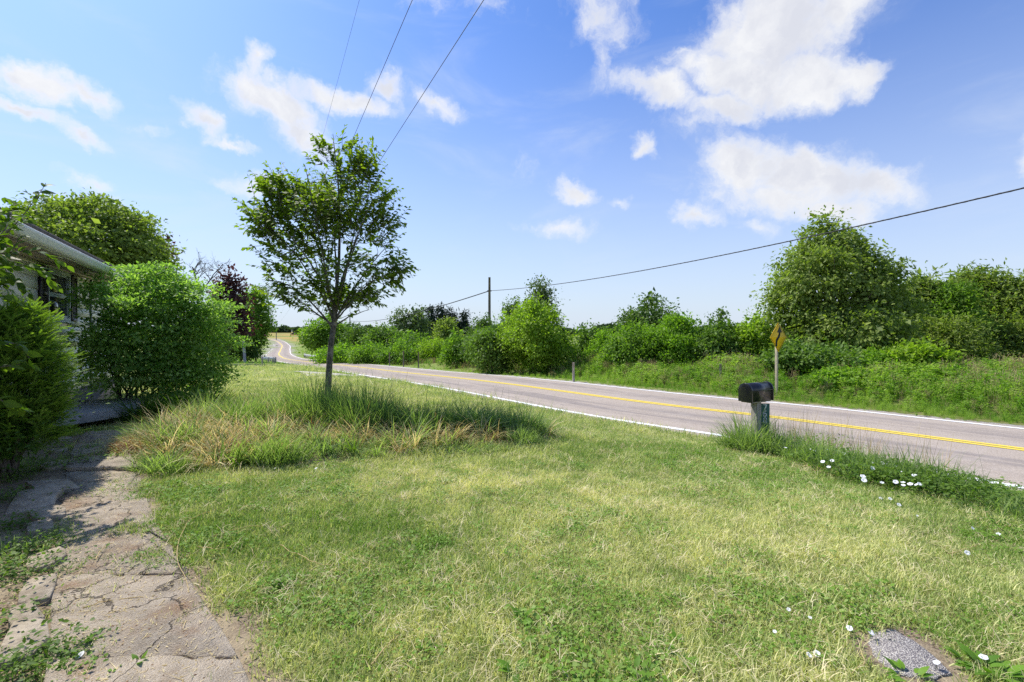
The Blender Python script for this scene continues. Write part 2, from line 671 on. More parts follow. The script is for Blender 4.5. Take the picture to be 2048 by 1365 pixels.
def ground_mat(t):
    p = wpos(t)
    so_ = t.add("ShaderNodeAttribute", attribute_name="soil").outputs["Fac"]
    wh = t.add("ShaderNodeAttribute", attribute_name="wheat").outputs["Fac"]
    sh = t.add("ShaderNodeAttribute", attribute_name="shoulder").outputs["Fac"]
    nf = t.noise(p, 60, 4, 0.7)
    nm = t.noise(p, 3.0, 5, 0.6)
    nl = t.noise(p, 0.35, 4, 0.6)
    mps = t.add("ShaderNodeMapping", {"Vector": p, "Rotation": (0, 0, -.67), "Scale": (.18, 1.3, 1)})
    nstr = t.noise(mps.outputs[0], 1.2, 3, 0.5)
    g = t.mix(t.ramp(nf, .3, .7), (.06, .07, .02), (.24, .22, .09))
    g = t.mix(t.ramp(nm, .35, .7), g, (.20, .22, .06))
    g = t.mix(t.math("MULTIPLY", t.ramp(nstr, .42, .65), .5), g, (.21, .22, .07))
    far = t.ramp(t.add("ShaderNodeSeparateXYZ", {0: p}).outputs[1], 12, 26)
    g = t.mix(t.math("MULTIPLY", far, .6), g, t.mix(t.ramp(nstr, .35, .65), (.14, .24, .04), (.27, .33, .085)))
    wcol = t.mix(t.ramp(t.noise(p, .03, 4), .4, .6), (.42, .27, .09), (.20, .22, .06))
    g = t.mix(wh, g, wcol)
    dirt = t.mix(t.ramp(nf, .3, .7), (.12, .085, .055), (.34, .27, .19))
    dirt = t.mix(t.ramp(nm, .45, .7), dirt, (.36, .29, .19))
    g = t.mix(t.ramp(so_, .25, .75), g, dirt)
    vor = t.add("ShaderNodeTexVoronoi", {"Vector": p, "Scale": 55.0})
    grav = t.mix(t.ramp(vor.outputs["Distance"], .1, .6), (.36, .33, .29), (.20, .185, .165))
    grav = t.mix(t.ramp(nf, .4, .7), grav, (.50, .46, .40))
    g = t.mix(t.ramp(t.math("ADD", sh, t.math("MULTIPLY_ADD", nf, .5, -.25)), .35, .65), g, grav)
    return bsdf(t, g, .95, .1, 0, bump(t, t.math("ADD", nf, t.math("MULTIPLY", nm, 2)), .6, .03))


gm = mat("ground", ground_mat)
me = mesh_np("ground", np.c_[X.ravel(), Y.ravel(), Z], Q, smooth=True, mats=[gm])
for nme, arr in (("soil", soil), ("wheat", wheat), ("shoulder", shoulder)):
    a_ = me.attributes.new(nme, "FLOAT", "POINT")
    a_.data.foreach_set("value", arr.astype(np.float32))
link_mesh("ground", me, kind="structure", label="grassy ground falling gently from the yard to the road and far fields")


# ---- road
def strip(offs, zoff, i0=0, i1=None, jitter=0, crown=True, seg=1, pts=None):
    """offs list of lateral offsets; returns V,Q"""
    C, N = (RC, RN) if pts is None else pts
    C = C[i0:i1]
    N = N[i0:i1]
    zc = zb(C[:, 0], C[:, 1])
    V = []
    for k, o in enumerate(offs):
        oo = o + (rng.normal(0, jitter, len(C)) if jitter else 0)
        P = C + N * np.reshape(oo, (-1, 1)) if jitter else C + N * o
        z = zc + (.05 * (1 - (np.abs(o) / 3.3) ** 2) if crown else 0) + zoff
        V.append(np.c_[P, z])
    V = np.stack(V, 1)
    n, m = V.shape[:2]
    i = (np.arange(n - 1)[:, None] * m + np.arange(m - 1)[None]).ravel()
    return V.reshape(-1, 3), np.stack([i, i + m, i + m + 1, i + 1], 1)


def asphalt(t):
    p = wpos(t)
    u = t.add("ShaderNodeAttribute", attribute_name="lat").outputs["Fac"]
    v = t.add("ShaderNodeAttribute", attribute_name="along").outputs["Fac"]
    co = t.add("ShaderNodeCombineXYZ", {0: u, 1: t.math("MULTIPLY", v, .05)})
    fine = t.math("ADD", t.math("MULTIPLY", t.noise(p, 130, 3, 0.8), .6), t.math("MULTIPLY", t.noise(p, 30, 4, 0.8), .4))
    vor = t.add("ShaderNodeTexVoronoi", {"Vector": p, "Scale": 70.0})
    st = t.noise(co.outputs[0], 3.2, 5, 0.7)
    med = t.noise(p, 2.0, 5, 0.65)
    c = t.mix(t.ramp(fine, .3, .7), (.17, .138, .108), (.52, .44, .365))
    c = t.mix(t.math("MULTIPLY", t.ramp(vor.outputs["Distance"], .45, .15), .5), c, (.58, .52, .49))
    # tar bled in the wheel tracks
    wtk = t.math("ABSOLUTE", t.math("SUBTRACT", t.math("ABSOLUTE", u), 1.45))
    trk = t.ramp(wtk, .95, .25)
    k = t.math("MULTIPLY", trk, t.ramp(st, .38, .62))
    c = t.mix(t.math("MULTIPLY", k, .62), c, (.17, .15, .15))
    c = t.mix(t.math("MULTIPLY", t.ramp(med, .45, .75), .3), c, (.44, .39, .35))
    stn = t.add("ShaderNodeCombineXYZ", {0: t.math("MULTIPLY", u, 9.0), 1: t.math("MULTIPLY", v, .9)})
    ck = t.ramp(t.noise(stn.outputs[0], 1.3, 4, .75), .60, .68)
    c = t.mix(t.math("MULTIPLY", ck, .6), c, (.11, .10, .10))
    return bsdf(t, c, .95, .06, 0, bump(t, fine, .4, .01))


am = mat("asphalt", asphalt)
offs = np.concatenate([[-HW - .32], np.linspace(-HW, HW, 9), [HW + .36]])
V, Qr = strip(offs, 0.0)
V[:len(offs) * 0] = V[:0]
nrow = len(RC)
along = np.concatenate([[0], np.cumsum(np.linalg.norm(np.diff(RC, axis=0), axis=1))])
ej = (vnoise(along, along * 0, 1.3, 2) - .5) * .14
V3 = V.reshape(nrow, len(offs), 3)
V3[:, 0, :2] += RN * ej[:, None]
V3[:, -1, :2] -= RN * ej[::-1, None]
me = mesh_np("road", V3.reshape(-1, 3), Qr, mats=[am])
for nme, arr in (("lat", np.tile(offs, nrow)), ("along", np.repeat(along, len(offs)))):
    a_ = me.attributes.new(nme, "FLOAT", "POINT")
    a_.data.foreach_set("value", arr.astype(np.float32))
road = link_mesh("road", me, kind="structure", label="worn pinkish grey country road bending away past the lawn")


def paint(name, c, wear):
    def b(t):
        p = wpos(t)
        n = t.noise(p, 90, 4, .75)
        n2 = t.noise(p, 4, 4, .6)
        f = t.ramp(t.math("ADD", n, t.math("MULTIPLY_ADD", n2, .5, -.25)), wear - .05, wear + .12)
        col = t.mix(f, c, (.30, .26, .23))
        return bsdf(t, col, .7, .3)
    return mat(name, b)


wm = paint("white_paint", (.88, .88, .88), .66)
ym = paint("yellow_paint", (.72, .54, .07), .63)
for o_, m_, nm in ((-HW, wm, "edge_line"), (HW, wm, "edge_line"), (-.092, ym, "centre_line"), (.092, ym, "centre_line")):
    hw_ = .068 if m_ is wm else .066
    Vp, Qp = strip([o_ - hw_, o_ + hw_], .007)
    mb = MB().add(Vp, Qp)
    mb.obj(nm, m_, parent=road)

# gravel driveway mouth beyond the lawn
dv = [at(585, 34.5), at(640, 29.0)]
mb = MB()
P = np.array([(-9.2, 27.6), (-11.5, 28.6), (-12.8, 29.3), (-14.2, 30.1)])
Pc = catmull(P, 6)
Tn = np.gradient(Pc, axis=0)
Tn /= np.linalg.norm(Tn, axis=1)[:, None]
Nn = np.stack([-Tn[:, 1], Tn[:, 0]], 1)
wd = np.interp(np.linspace(0, 1, len(Pc)), [0, .3, .6, 1], [4.0, 2.2, 1.0, .3])
L_ = Pc + Nn * wd[:, None]
R_ = Pc - Nn * wd[:, None]
rows = np.stack([L_ + (R_ - L_) * f for f in (0, .25, .5, .75, 1)], 1).reshape(-1, 2)
zz = np.maximum(gz(rows[:, 0], rows[:, 1]) + .05, 0 * rows[:, 0] - 9)
i_ = (np.arange(len(Pc) - 1)[:, None] * 5 + np.arange(4)[None]).ravel()
mb.add(np.c_[rows, zz], np.stack([i_, i_ + 1, i_ + 6, i_ + 5], 1))


def gravelm(t):
    p = wpos(t)
    n = t.noise(p, 25, 5, .7)
    return bsdf(t, t.mix(t.ramp(n, .3, .7), (.30, .27, .23), (.58, .54, .48)), .95, .1)


mb.obj("driveway", mat("gravel", gravelm), kind="structure", label="pale gravel driveway mouth meeting the road beyond the lawn")


# ------------------------------------------------------------------ foliage helpers
def nrm(v):
    return v / (np.linalg.norm(v, axis=-1, keepdims=True) + 1e-9)


def leaves(P, A, N, L, wr=.5, fold=.12, tone=None, droop=0.0):
    """folded rhombic leaves; returns V,T,tone"""
    P, A, N = map(np.asarray, (P, nrm(A), nrm(N)))
    n = len(P)
    S = nrm(np.cross(A, N))
    N2 = np.cross(S, A)
    L = np.broadcast_to(L, (n,))[:, None]
    w = L * wr / 2
    tip = P + A * L + np.array([0, 0, -1.]) * L * droop
    mid = P + A * L * .45
    Lf = mid + S * w + N2 * L * fold
    Rt = mid - S * w + N2 * L * fold
    V = np.stack([P, tip, Lf, Rt], 1).reshape(-1, 3)
    b = np.arange(n)[:, None] * 4
    T = np.concatenate([b + [0, 3, 1], b + [0, 1, 2]], 1).reshape(-1, 3)
    tn = np.repeat(tone if tone is not None else rng.random(n), 4)
    return V, T, tn


def crown_pts(ells, ncl, fill=.3, r=None, low=-.75):
    r = r or rng
    E_ = np.array(ells, float)
    wt_ = (E_[:, 3] * E_[:, 4] + E_[:, 4] * E_[:, 5] + E_[:, 3] * E_[:, 5])
    P, N = [], []
    while sum(map(len, P)) < ncl:
        m = ncl * 2
        k = r.choice(len(E_), m, p=wt_ / wt_.sum())
        d = nrm(r.normal(size=(m, 3)))
        keep = d[:, 2] > low
        k, d = k[keep], d[keep]
        rad = 1 - np.abs(r.normal(0, fill, len(k)))
        ph = k * 1.7
        lump = np.sin(d[:, 0] * 5.1 + ph) * np.sin(d[:, 1] * 4.3 + ph * 2) + .7 * np.sin(d[:, 2] * 7.3 + d[:, 0] * 3.1 + ph * 3)
        rad = np.clip(rad, .15, 1.03) * (1 + .10 * lump) + np.where(r.random(len(k)) < .13, r.uniform(.04, .2, len(k)), 0)
        p = E_[k, :3] + d * E_[k, 3:] * rad[:, None]
        # keep what is not deep inside another lobe
        q = np.stack([(((p - e[:3]) / e[3:]) ** 2).sum(1) for e in E_], 1)
        q[np.arange(len(k)), k] = 9
        ok = q.min(1) > .3
        P.append(p[ok])
        N.append(nrm(d / E_[k, 3:])[ok])
    return np.vstack(P)[:ncl], np.vstack(N)[:ncl]


def crown_leaves(ells, ncl, per, leaf, clr, seed=0, fill=.28, flat=.6, low=-.75, wr=.55, up=.55, hang=.25, tvar=.35, core=True):
    r = np.random.default_rng(seed)
    C, N = crown_pts(ells, ncl, fill, r, low)
    ct = r.random(ncl)
    k = np.repeat(np.arange(ncl), per)
    n = len(k)
    off = r.normal(size=(n, 3)) * clr * np.array([1, 1, flat]) * (.6 + .8 * r.random(ncl))[k][:, None]
    P = C[k] + off
    A = N[k] * .5 + r.normal(size=(n, 3)) * .7 + nrm(off) * .5 - np.array([0, 0, hang])
    Nn_ = np.array([0, 0, up]) + N[k] * .6 + r.normal(size=(n, 3)) * .5
    L = leaf * 1.38 * (.65 + .7 * r.random(n))
    m2 = n // 7
    k2 = r.integers(0, ncl, m2)
    if core:
        P = np.vstack([P, (C - N * np.minimum(clr * 1.3, .5))[k2] + r.normal(size=(m2, 3)) * clr * .8])
        A = np.vstack([A, r.normal(size=(m2, 3)) - [0, 0, .3]])
        Nn_ = np.vstack([Nn_, N[k2] + r.normal(size=(m2, 3)) * .6])
        L = np.concatenate([L, leaf * 2.7 * (.7 + .6 * r.random(m2))])
        k = np.concatenate([k, k2])
        n += m2
    tn = np.clip(.5 + (ct[k] - .5) * (1 - tvar) + (r.random(n) - .5) * tvar * 1.6, 0, 1)
    return leaves(P, A, Nn_, L, wr, .1, tn), C, N


def limbs(mb, base, top, targets, r0, seed=0, n=6, seg=5, sag=.15, rmin=.006):
    """trunk from base to top plus limbs to target points"""
    r = np.random.default_rng(seed)
    base, top = np.array(base, float), np.array(top, float)
    H = np.linalg.norm(top - base)
    t = np.linspace(0, 1, 9)[:, None]
    P = base + (top - base) * t + np.c_[r.normal(0, .012 * H, (9, 2)), np.zeros(9)] * np.sin(t * np.pi)
    rad = r0 * (1 - .78 * t[:, 0])
    rad[0] *= 1.3
    mb.tube(P, rad, 9)
    for tg in targets:
        tg = np.array(tg, float)
        f = np.clip((tg[2] - base[2]) / (top[2] - base[2] + 1e-6) * r.uniform(.35, .75), .12, .95)
        i = f * 8
        a = P[int(i)] + (P[min(8, int(i) + 1)] - P[int(i)]) * (i % 1)
        ra = np.interp(f, t[:, 0], rad) * .5
        s = np.linspace(0, 1, n)[:, None]
        mid = (tg - a)
        Q = a + mid * s + np.array([0, 0, 1]) * (np.sin(s * np.pi) * -sag * np.linalg.norm(mid) * .5) + r.normal(0, .02, (n, 3)) * np.linalg.norm(mid) * s * (1 - s) * 3
        mb.tube(Q, np.maximum(rmin, ra * (1 - .85 * s[:, 0])), seg, cap=False)


L_HEDGE = leafmat("leaf_hedge", (.08, .165, .018), (.22, .34, .05), .42, .5, .3)
L_BRIGHT = leafmat("leaf_bright", (.10, .20, .018), (.24, .38, .042), .45, .5, .3)
L_LIME = leafmat("leaf_lime", (.15, .235, .02), (.30, .42, .05), .45, .5, .3)
L_MUTED = leafmat("leaf_muted", (.075, .145, .026), (.19, .29, .055), .35, .5, .3)
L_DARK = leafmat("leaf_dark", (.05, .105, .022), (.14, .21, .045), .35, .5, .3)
L_OLIVE = leafmat("leaf_olive", (.10, .155, .03), (.30, .36, .09), .42, .42, .4)
L_GREY = leafmat("leaf_grey", (.07, .11, .04), (.15, .20, .08), .3, .5, .3)
L_PURPLE = leafmat("leaf_purple", (.045, .026, .026), (.12, .07, .065), .25, .45, .4, (1.6, .6, .6))
L_SPRUCE = leafmat("needle_dark", (.012, .028, .016), (.035, .06, .03), .08, .6, .2)
L_YEW = leafmat("needle_yew", (.05, .115, .02), (.27, .39, .06), .4, .45, .4)
L_YOUNG = leafmat("leaf_young", (.06, .115, .014), (.25, .32, .03), .48, .38, .45)
L_BURN = leafmat("leaf_burning", (.085, .19, .035), (.36, .50, .15), .45, .42, .4)
BARK = barkmat("bark", (.17, .14, .11))
BARK_Y = barkmat("bark_young", (.20, .18, .145), .35, 22, .6)
BARK_G = barkmat("bark_grey", (.13, .12, .115), .5)


def tree(name, loc, ells, ncl, per, leaf, clr, lm, label, cat="tree", r0=.12, seed=1, group=None, bark=BARK, nl=14, trunk_top=.75, wr=.55,
         fill=.28, flat=.6, low=-.75, up=.5, rz=0.0, part="crown", hang=.25):
    root = empty(name, loc, label, cat, group)
    (V, T, tn), C, N = crown_leaves(ells, ncl, per, leaf, clr, seed, fill, flat, low, wr, up, hang)
    me_ = mesh_np(part, V, T, tn, mats=[lm])
    link_mesh(part, me_, root)
    E_ = np.array(ells, float)
    top = np.array([E_[0, 0] * .3, E_[0, 1] * .3, (E_[:, 2] + E_[:, 5] * trunk_top).max()])
    mb_ = MB()
    r = np.random.default_rng(seed + 5)
    idx = r.choice(len(C), min(nl, len(C)), replace=False)
    limbs(mb_, (0, 0, -.15), top * np.array([1, 1, .9]), C[idx], r0, seed)
    mb_.obj("trunk", bark, root, True, origin=None) if False else None
    om = bpy.data.objects.new("trunk", mb_.mesh("trunk", bark, True))
    COL.objects.link(om)
    om.parent = root
    root.rotation_euler[2] = rz
    return root


def px_tree(px, D, top, w, label, lm, name="tree", base=None, lobes=5, ncl=150, per=45, leaf=.09, clr=.22, seed=1, group=None, shape="round", r0=.1, cat="tree", wr=.55, hs=1.0, bark=BARK, nl=12,
            fill=.25, low=-.8, skirt=0.0, flat=.7, hang=.25):
    x = (px - 1024) / F_PX * D
    z0 = g1(x, D)
    H = CAMZ + (HZ - top) / F_PX * D - z0
    Rw = w / 2 / F_PX * D
    r = np.random.default_rng(seed * 13 + 1)
    E_ = []
    if shape == "round":
        E_.append((0, 0, H * .60, Rw * .82, Rw * .8, H * .40))
        for k in range(lobes):
            a = k / lobes * 2 * np.pi + r.uniform(-.3, .3)
            rr = Rw * r.uniform(.42, .6)
            zc = H * r.uniform(.35, .68)
            s = Rw * r.uniform(.36, .52)
            E_.append((math.cos(a) * rr, math.sin(a) * rr, zc, s, s, min(s * .9, zc * .85)))
    elif shape == "bush":
        E_.append((0, 0, H * .46, Rw * .75, Rw * .65, H * .52))
        for k in range(lobes):
            a = k / lobes * 2 * np.pi + r.uniform(-.4, .4)
            rr = Rw * r.uniform(.45, .66)
            s = Rw * r.uniform(.34, .5)
            zc = H * r.uniform(.28, .62)
            E_.append((math.cos(a) * rr, math.sin(a) * rr, zc, s, s, min(s, H * .36)))
    elif shape == "cone":
        for k in range(6):
            f = k / 5
            E_.append((r.uniform(-.1, .1) * Rw, r.uniform(-.1, .1) * Rw, H * (.22 + .62 * f), Rw * (1.0 - .72 * f), Rw * (1 - .72 * f), H * .17))
    elif shape == "upright":
        for k in range(lobes):
            a = k * 2.4
            f = (k + .5) / lobes
            rr = Rw * .5 * (1 - f * .6)
            E_.append((math.cos(a) * rr, math.sin(a) * rr, H * (.42 + .5 * f), Rw * .5 * (1.2 - .6 * f), Rw * .5 * (1.2 - .6 * f), H * .14))
    # ragged shoots round the top of the outline
    if shape in ("round", "bush"):
        for k in range(9):
            a = r.uniform(0, 6.28)
            rr = Rw * r.uniform(.1, .75)
            zt = H * (.98 - .42 * (rr / Rw) ** 2) * r.uniform(.93, 1.06)
            sw = Rw * r.uniform(.07, .16)
            E_.append((math.cos(a) * rr, math.sin(a) * rr, zt, sw, sw, H * r.uniform(.05, .11)))
    q_ = .85 + .4 * ((seed * 0.618) % 1)
    return tree(name, (x, D, z0), E_, ncl, int(per / q_ ** 1.5), leaf * q_, clr * 1.1, lm, label, cat, r0, seed, group, bark, nl, .7, wr, fill, flat, low,
                part="crown" if cat == "tree" else "foliage", rz=0, hang=hang)


# ------------------------------------------------------------------ house
SID = simple("siding_paint", (.74, .73, .70), .55, .35, var=.06, scale=1.5, bmp=.15, bscale=60)
TRIM = simple("trim_white", (.72, .73, .73), .45, .4, var=.05, scale=3)
SOF = simple("soffit", (.48, .40, .33), .7, .2, var=.12, scale=4)
FRM = simple("window_frame_paint", (.52, .58, .64), .5, .4, var=.06)
SHUT = simple("shutter_plastic", (.022, .018, .030), .4, .4, var=.15)
ROOF = simple("roof_shingle", (.10, .09, .085), .9, .1, var=.3, scale=12, bmp=.4, bscale=30)
DKG = simple("dark_green_trim", (.06, .085, .075), .5, .4)
FOUND = simple("foundation", (.09, .085, .08), .9, .2, var=.3, scale=5, bmp=.4)


def glassm(t):
    return bsdf(t, (.02, .025, .03), .04, .9)


GLASS = mat("window_glass", glassm)
house = empty("house", (float(WC[0]), float(WC[1]), g1(*WC)), "low single storey house with pale lap siding, white gutter and dark shutters", "house")
AX = np.array([[WU[0], WU[1], 0], [WN[0], WN[1], 0], [0, 0, 1]])
zg = g1(*WC)
S0, S1, DEPTH = -13.2, 3.2, 8.0
Z_SOF, Z_B = 3.68, 1.18


def hbox(mb, s0, s1, n0, n1, z0, z1):
    return mb.box(W((s0 + s1) / 2, (n0 + n1) / 2, (z0 + z1) / 2), (abs(s1 - s0), abs(n1 - n0), abs(z1 - z0)), ax=AX)


hbox(MB(), S0, S1, -DEPTH, -.03, Z_B - .1, Z_SOF).obj("wall", SID, house)
hbox(MB(), S0 + .03, S1 - .03, -DEPTH + .03, -.05, zg - .6, Z_B - .1).obj("foundation", FOUND, house)
# lap siding boards, one by one, stopped at the windows
WIN = [(-2.82, -1.62), (-9.4, -7.2)]
ch = .2225
for k in range(12):
    z0 = Z_B + k * ch
    z1 = min(z0 + ch, Z_SOF)
    if z1 - z0 < .03:
        continue
    cuts = [(S0, S1)]
    if z1 > 2.62:
        cuts = []
        a = S0
        for (w0, w1) in sorted(WIN):
            cuts.append((a, w0 - .07))
            a = w1 + .07
        cuts.append((a, S1))
    full = []
    for (a, b) in cuts:
        # butt joints like real boards
        j = a + 3.66 * (.3 + .7 * ((k * 37) % 10) / 10)
        while j < b - .4:
            full.append((a, j - .0015))
            a = j + .0015
            j += 3.66
        full.append((a, b))
    for (a, b) in full:
        dz = 0
        P = [W(a, -.02, z0), W(a, .022, z0), W(a, .006, z1), W(a, -.02, z1), W(b, -.02, z0), W(b, .022, z0), W(b, .006, z1), W(b, -.02, z1)]
        MB().add(P, [[0, 3, 2, 1], [4, 5, 6, 7], [1, 2, 6, 5], [0, 1, 5, 4], [3, 7, 6, 2]]).obj("siding_board", SID, house)
hbox(MB(), .0, .085, .0, .05, Z_B - .05, Z_SOF).obj("downpipe", DKG, house, bevel=.01)
hbox(MB(), S1 - .1, S1 + .03, -.02, .04, Z_B - .05, Z_SOF).obj("corner_board", TRIM, house)
# eaves
for k in range(4):
    a, b = .03 + k * .155, .03 + (k + 1) * .155 - .006
    hbox(MB(), S0 - .4, S1 + .4, a, b, Z_SOF, Z_SOF + .015 + .002 * (k % 2)).obj("soffit_panel", SOF, house)
hbox(MB(), S0 - .4, S1 + .4, .655, .68, Z_SOF - .03, Z_SOF + .13).obj("fascia", TRIM, house)
prof = [(.683, 3.66), (.74, 3.655), (.775, 3.70), (.785, 3.755), (.81, 3.79), (.80, 3.80), (.765, 3.765), (.75, 3.72), (.70, 3.68), (.69, 3.79), (.683, 3.79)]
mb = MB()
sl = [S0 - .42, S1 + .42]
V = np.vstack([[W(s, n, z) for (n, z) in prof] for s in sl])
m_ = len(prof)
mb.add(V, [[i, (i + 1) % m_, m_ + (i + 1) % m_, m_ + i] for i in range(m_)])
mb.obj("gutter", TRIM, house)
zr0, zr1 = Z_SOF + .14, Z_SOF + .14 + 4.75 * .25
mb = MB()
Pp = [W(S0 - .45, .72, zr0), W(S1 + .45, .72, zr0), W(S1 + .45, -DEPTH / 2, zr1), W(S0 - .45, -DEPTH / 2, zr1), W(S1 + .45, -DEPTH - .7, zr0), W(S0 - .45, -DEPTH - .7, zr0)]
up_ = [p + np.array([0, 0, .09]) for p in Pp]
mb.add(Pp + up_, [[0, 3, 2, 1], [3, 5, 4, 2], [6, 7, 8, 9], [9, 8, 10, 11], [0, 1, 7, 6], [4, 5, 11, 10], [1, 2, 8, 7], [2, 4, 10, 8], [0, 6, 9, 3], [3, 9, 11, 5]])
mb.obj("roof", ROOF, house)
for s_ in (S0, S1):
    mb = MB()
    mb.add([W(s_, 0, Z_SOF), W(s_, -DEPTH, Z_SOF), W(s_, -DEPTH / 2, zr1 - .05)], [[0, 1, 2]])
    mb.obj("gable", SID, house)


def frame_boxes(mb, a, b, z0, z1, n0, n1, t):
    hbox(mb, a, b, n0, n1, z0, z0 + t)
    hbox(mb, a, b, n0, n1, z1 - t, z1)
    hbox(mb, a, a + t, n0, n1, z0 + t, z1 - t)
    hbox(mb, b - t, b, n0, n1, z0 + t, z1 - t)
    return mb


for (a, b) in WIN:
    fr = frame_boxes(MB(), a - .07, b + .07, 2.62, 3.66, -.02, .045, .07).obj("window", FRM, house, bevel=.004)
    org = fr
    hbox(MB(), a - .12, b + .12, -.01, .085, 2.575, 2.618).obj("sill", FRM, org)
    frame_boxes(MB(), a, b, 2.69, 3.14, -.015, .02, .045).obj("lower_sash", FRM, org)
    frame_boxes(MB(), a, b, 3.142, 3.59, -.02, .008, .045).obj("upper_sash", FRM, org)
    hbox(MB(), a + .03, b - .03, -.004, .001, 2.72, 3.11).obj("pane", GLASS, org)
    hbox(MB(), a + .03, b - .03, -.012, -.007, 3.17, 3.56).obj("pane", GLASS, org)
    hbox(MB(), a, b, -.028, -.022, 2.69, 3.59).obj("window_blind", simple("blind", (.45, .47, .5), .8, .2), org)
    for (c, d) in ((b + .09, b + .49), (a - .49, a - .09)):
        sh = MB()
        frame_boxes(sh, c, d, 2.63, 3.64, .024, .058, .05)
        hbox(sh, c + .05, d - .05, .026, .056, 3.10, 3.17)
        sho = sh.obj("shutter", SHUT, house)
        lv = MB()
        for zz0, zz1 in ((2.69, 3.09), (3.18, 3.58)):
            for q in range(13):
                z = zz0 + (q + .5) / 13 * (zz1 - zz0)
                P = [W(c + .052, .030, z + .012), W(d - .052, .030, z + .012), W(d - .052, .052, z - .012), W(c + .052, .052, z - .012)]
                P += [p + np.array([0, 0, -.006]) for p in P]
                lv.add(P, [[0, 1, 2, 3], [7, 6, 5, 4], [3, 2, 6, 7], [0, 4, 5, 1]])
        lv.obj("louvre", SHUT, sho, kind="stuff")

# porch slab


def concm(t):
    p = wpos(t)
    n = t.noise(p, 5, 6, .65)
    f = t.noise(p, 110, 3, .7)
    v = t.add("ShaderNodeTexVoronoi", {"Vector": p, "Scale": 95.0})
    c = t.mix(t.ramp(n, .3, .7), (.32, .265, .195), (.54, .45, .34))
    c = t.mix(t.math("MULTIPLY", t.ramp(v.outputs["Distance"], .35, .1), .55), c, t.mix(t.ramp(t.noise(p, 33, 2), .4, .6), (.62, .56, .48), (.26, .215, .165)))
    c = t.mix(t.ramp(t.noise(p, 1.7, 5, .6), .52, .68), c, (.30, .20, .125))
    c = t.mix(t.math("MULTIPLY", t.ramp(f, .45, .75), .5), c, (.15, .12, .095))
    wv = t.add("ShaderNodeVectorMath", {0: p, 1: t.add("ShaderNodeTexNoise", {"Vector": p, "Scale": 3.0, "Detail": 5.0}).outputs["Color"]}, operation="ADD")
    ve = t.add("ShaderNodeTexVoronoi", {"Vector": wv.outputs[0], "Scale": .9}, feature="DISTANCE_TO_EDGE")
    ckk = t.ramp(ve.outputs["Distance"], .012, .004)
    c = t.mix(t.math("MULTIPLY", ckk, .8), c, (.07, .055, .04))
    grit = t.ramp(t.noise(p, 210, 2, .5), .60, .68)
    c = t.mix(t.math("MULTIPLY", grit, .7), c, (.66, .62, .55))
    return bsdf(t, c, .9, .12, 0, bump(t, t.math("SUBTRACT", t.math("ADD", f, n), ckk), .9, .02))


def greyc(t):
    p = wpos(t)
    n = t.noise(p, 4, 6, .65)
    f = t.noise(p, 90, 3, .75)
    c = t.mix(t.ramp(n, .3, .7), (.30, .295, .285), (.50, .485, .465))
    c = t.mix(t.math("MULTIPLY", t.ramp(f, .5, .7), .6), c, (.10, .10, .10))
    return bsdf(t, c, .9, .2, 0, bump(t, t.math("ADD", f, n), .8, .02))


CONC = mat("aggregate_concrete", concm)
GREYC = mat("grey_concrete", greyc)


def rough_poly(poly, step=.09, amp=.012, seed=0):
    r = np.random.default_rng(seed)
    o = []
    poly = np.asarray(poly)
    for a, b in zip(poly, np.roll(poly, -1, 0)):
        n = max(1, int(np.linalg.norm(b - a) / step))
        for k in range(n):
            o.append(a + (b - a) * k / n + (r.normal(0, amp, 2) if k else 0))
    return np.array(o)


def slab_thing(mb, poly, ztop, thick, bev=.012):
    """top sheet with bevelled rim"""
    c = poly.mean(0)
    n = len(poly)
    inn = c + (poly - c) * (1 - bev * 1.6 / (np.linalg.norm(poly - c, axis=1)[:, None] + 1e-6))
    zt = np.broadcast_to(ztop, (n,))
    V = np.vstack([np.c_[poly, zt - thick], np.c_[poly, zt - bev], np.c_[inn, zt], [[*c, zt.mean()]]])
    i = np.arange(n)
    j = (i + 1) % n
    b = mb.n
    mb.add(V, np.vstack([np.stack([i, j, n + j, n + i], 1), np.stack([n + i, n + j, 2 * n + j, 2 * n + i], 1)]))
    mb.T.append(np.stack([np.full(n, 3 * n), 2 * n + i, 2 * n + j], 1) + b)
    return mb


sp = rough_poly(SLAB, .12, .012, 3)
mb = slab_thing(MB(), sp, 1.01, .17, .02)
mb.obj("porch_slab", GREYC, kind="structure", label="grey concrete porch slab under the house window", origin=(*W(-4, .8), g1(*W(-4, .8))))

# concrete path, slab by slab
pathroot = empty("path", (-3.3, 3.7, g1(-3.3, 3.7)), None, None)
pathroot["kind"] = "structure"
pathroot["label"] = "cracked brown concrete garden path leading to the porch"
nP = len(PL)
cuts = [0, 14, 31, 39, 46, 52, nP - 1]
for a, b in zip(cuts[:-1], cuts[1:]):
    l = PL[a:b + 1]
    r_ = PR[a:b + 1]
    poly = np.vstack([l, r_[::-1]])
    poly = poly.mean(0) + (poly - poly.mean(0)) * .985
    poly = rough_poly(poly[::-1], .07, .014, a)
    zt = gz(poly[:, 0], poly[:, 1]) + .028
    zt += (poly[:, 0] * .004 * ((a % 3) - 1))
    slab_thing(MB(), poly, zt, .09, .01).obj("slab", CONC, pathroot)

# stepping slab at the lower right
sp = rough_poly(STEP[::-1], .05, .008, 8)
cc_ = sp.mean(0)


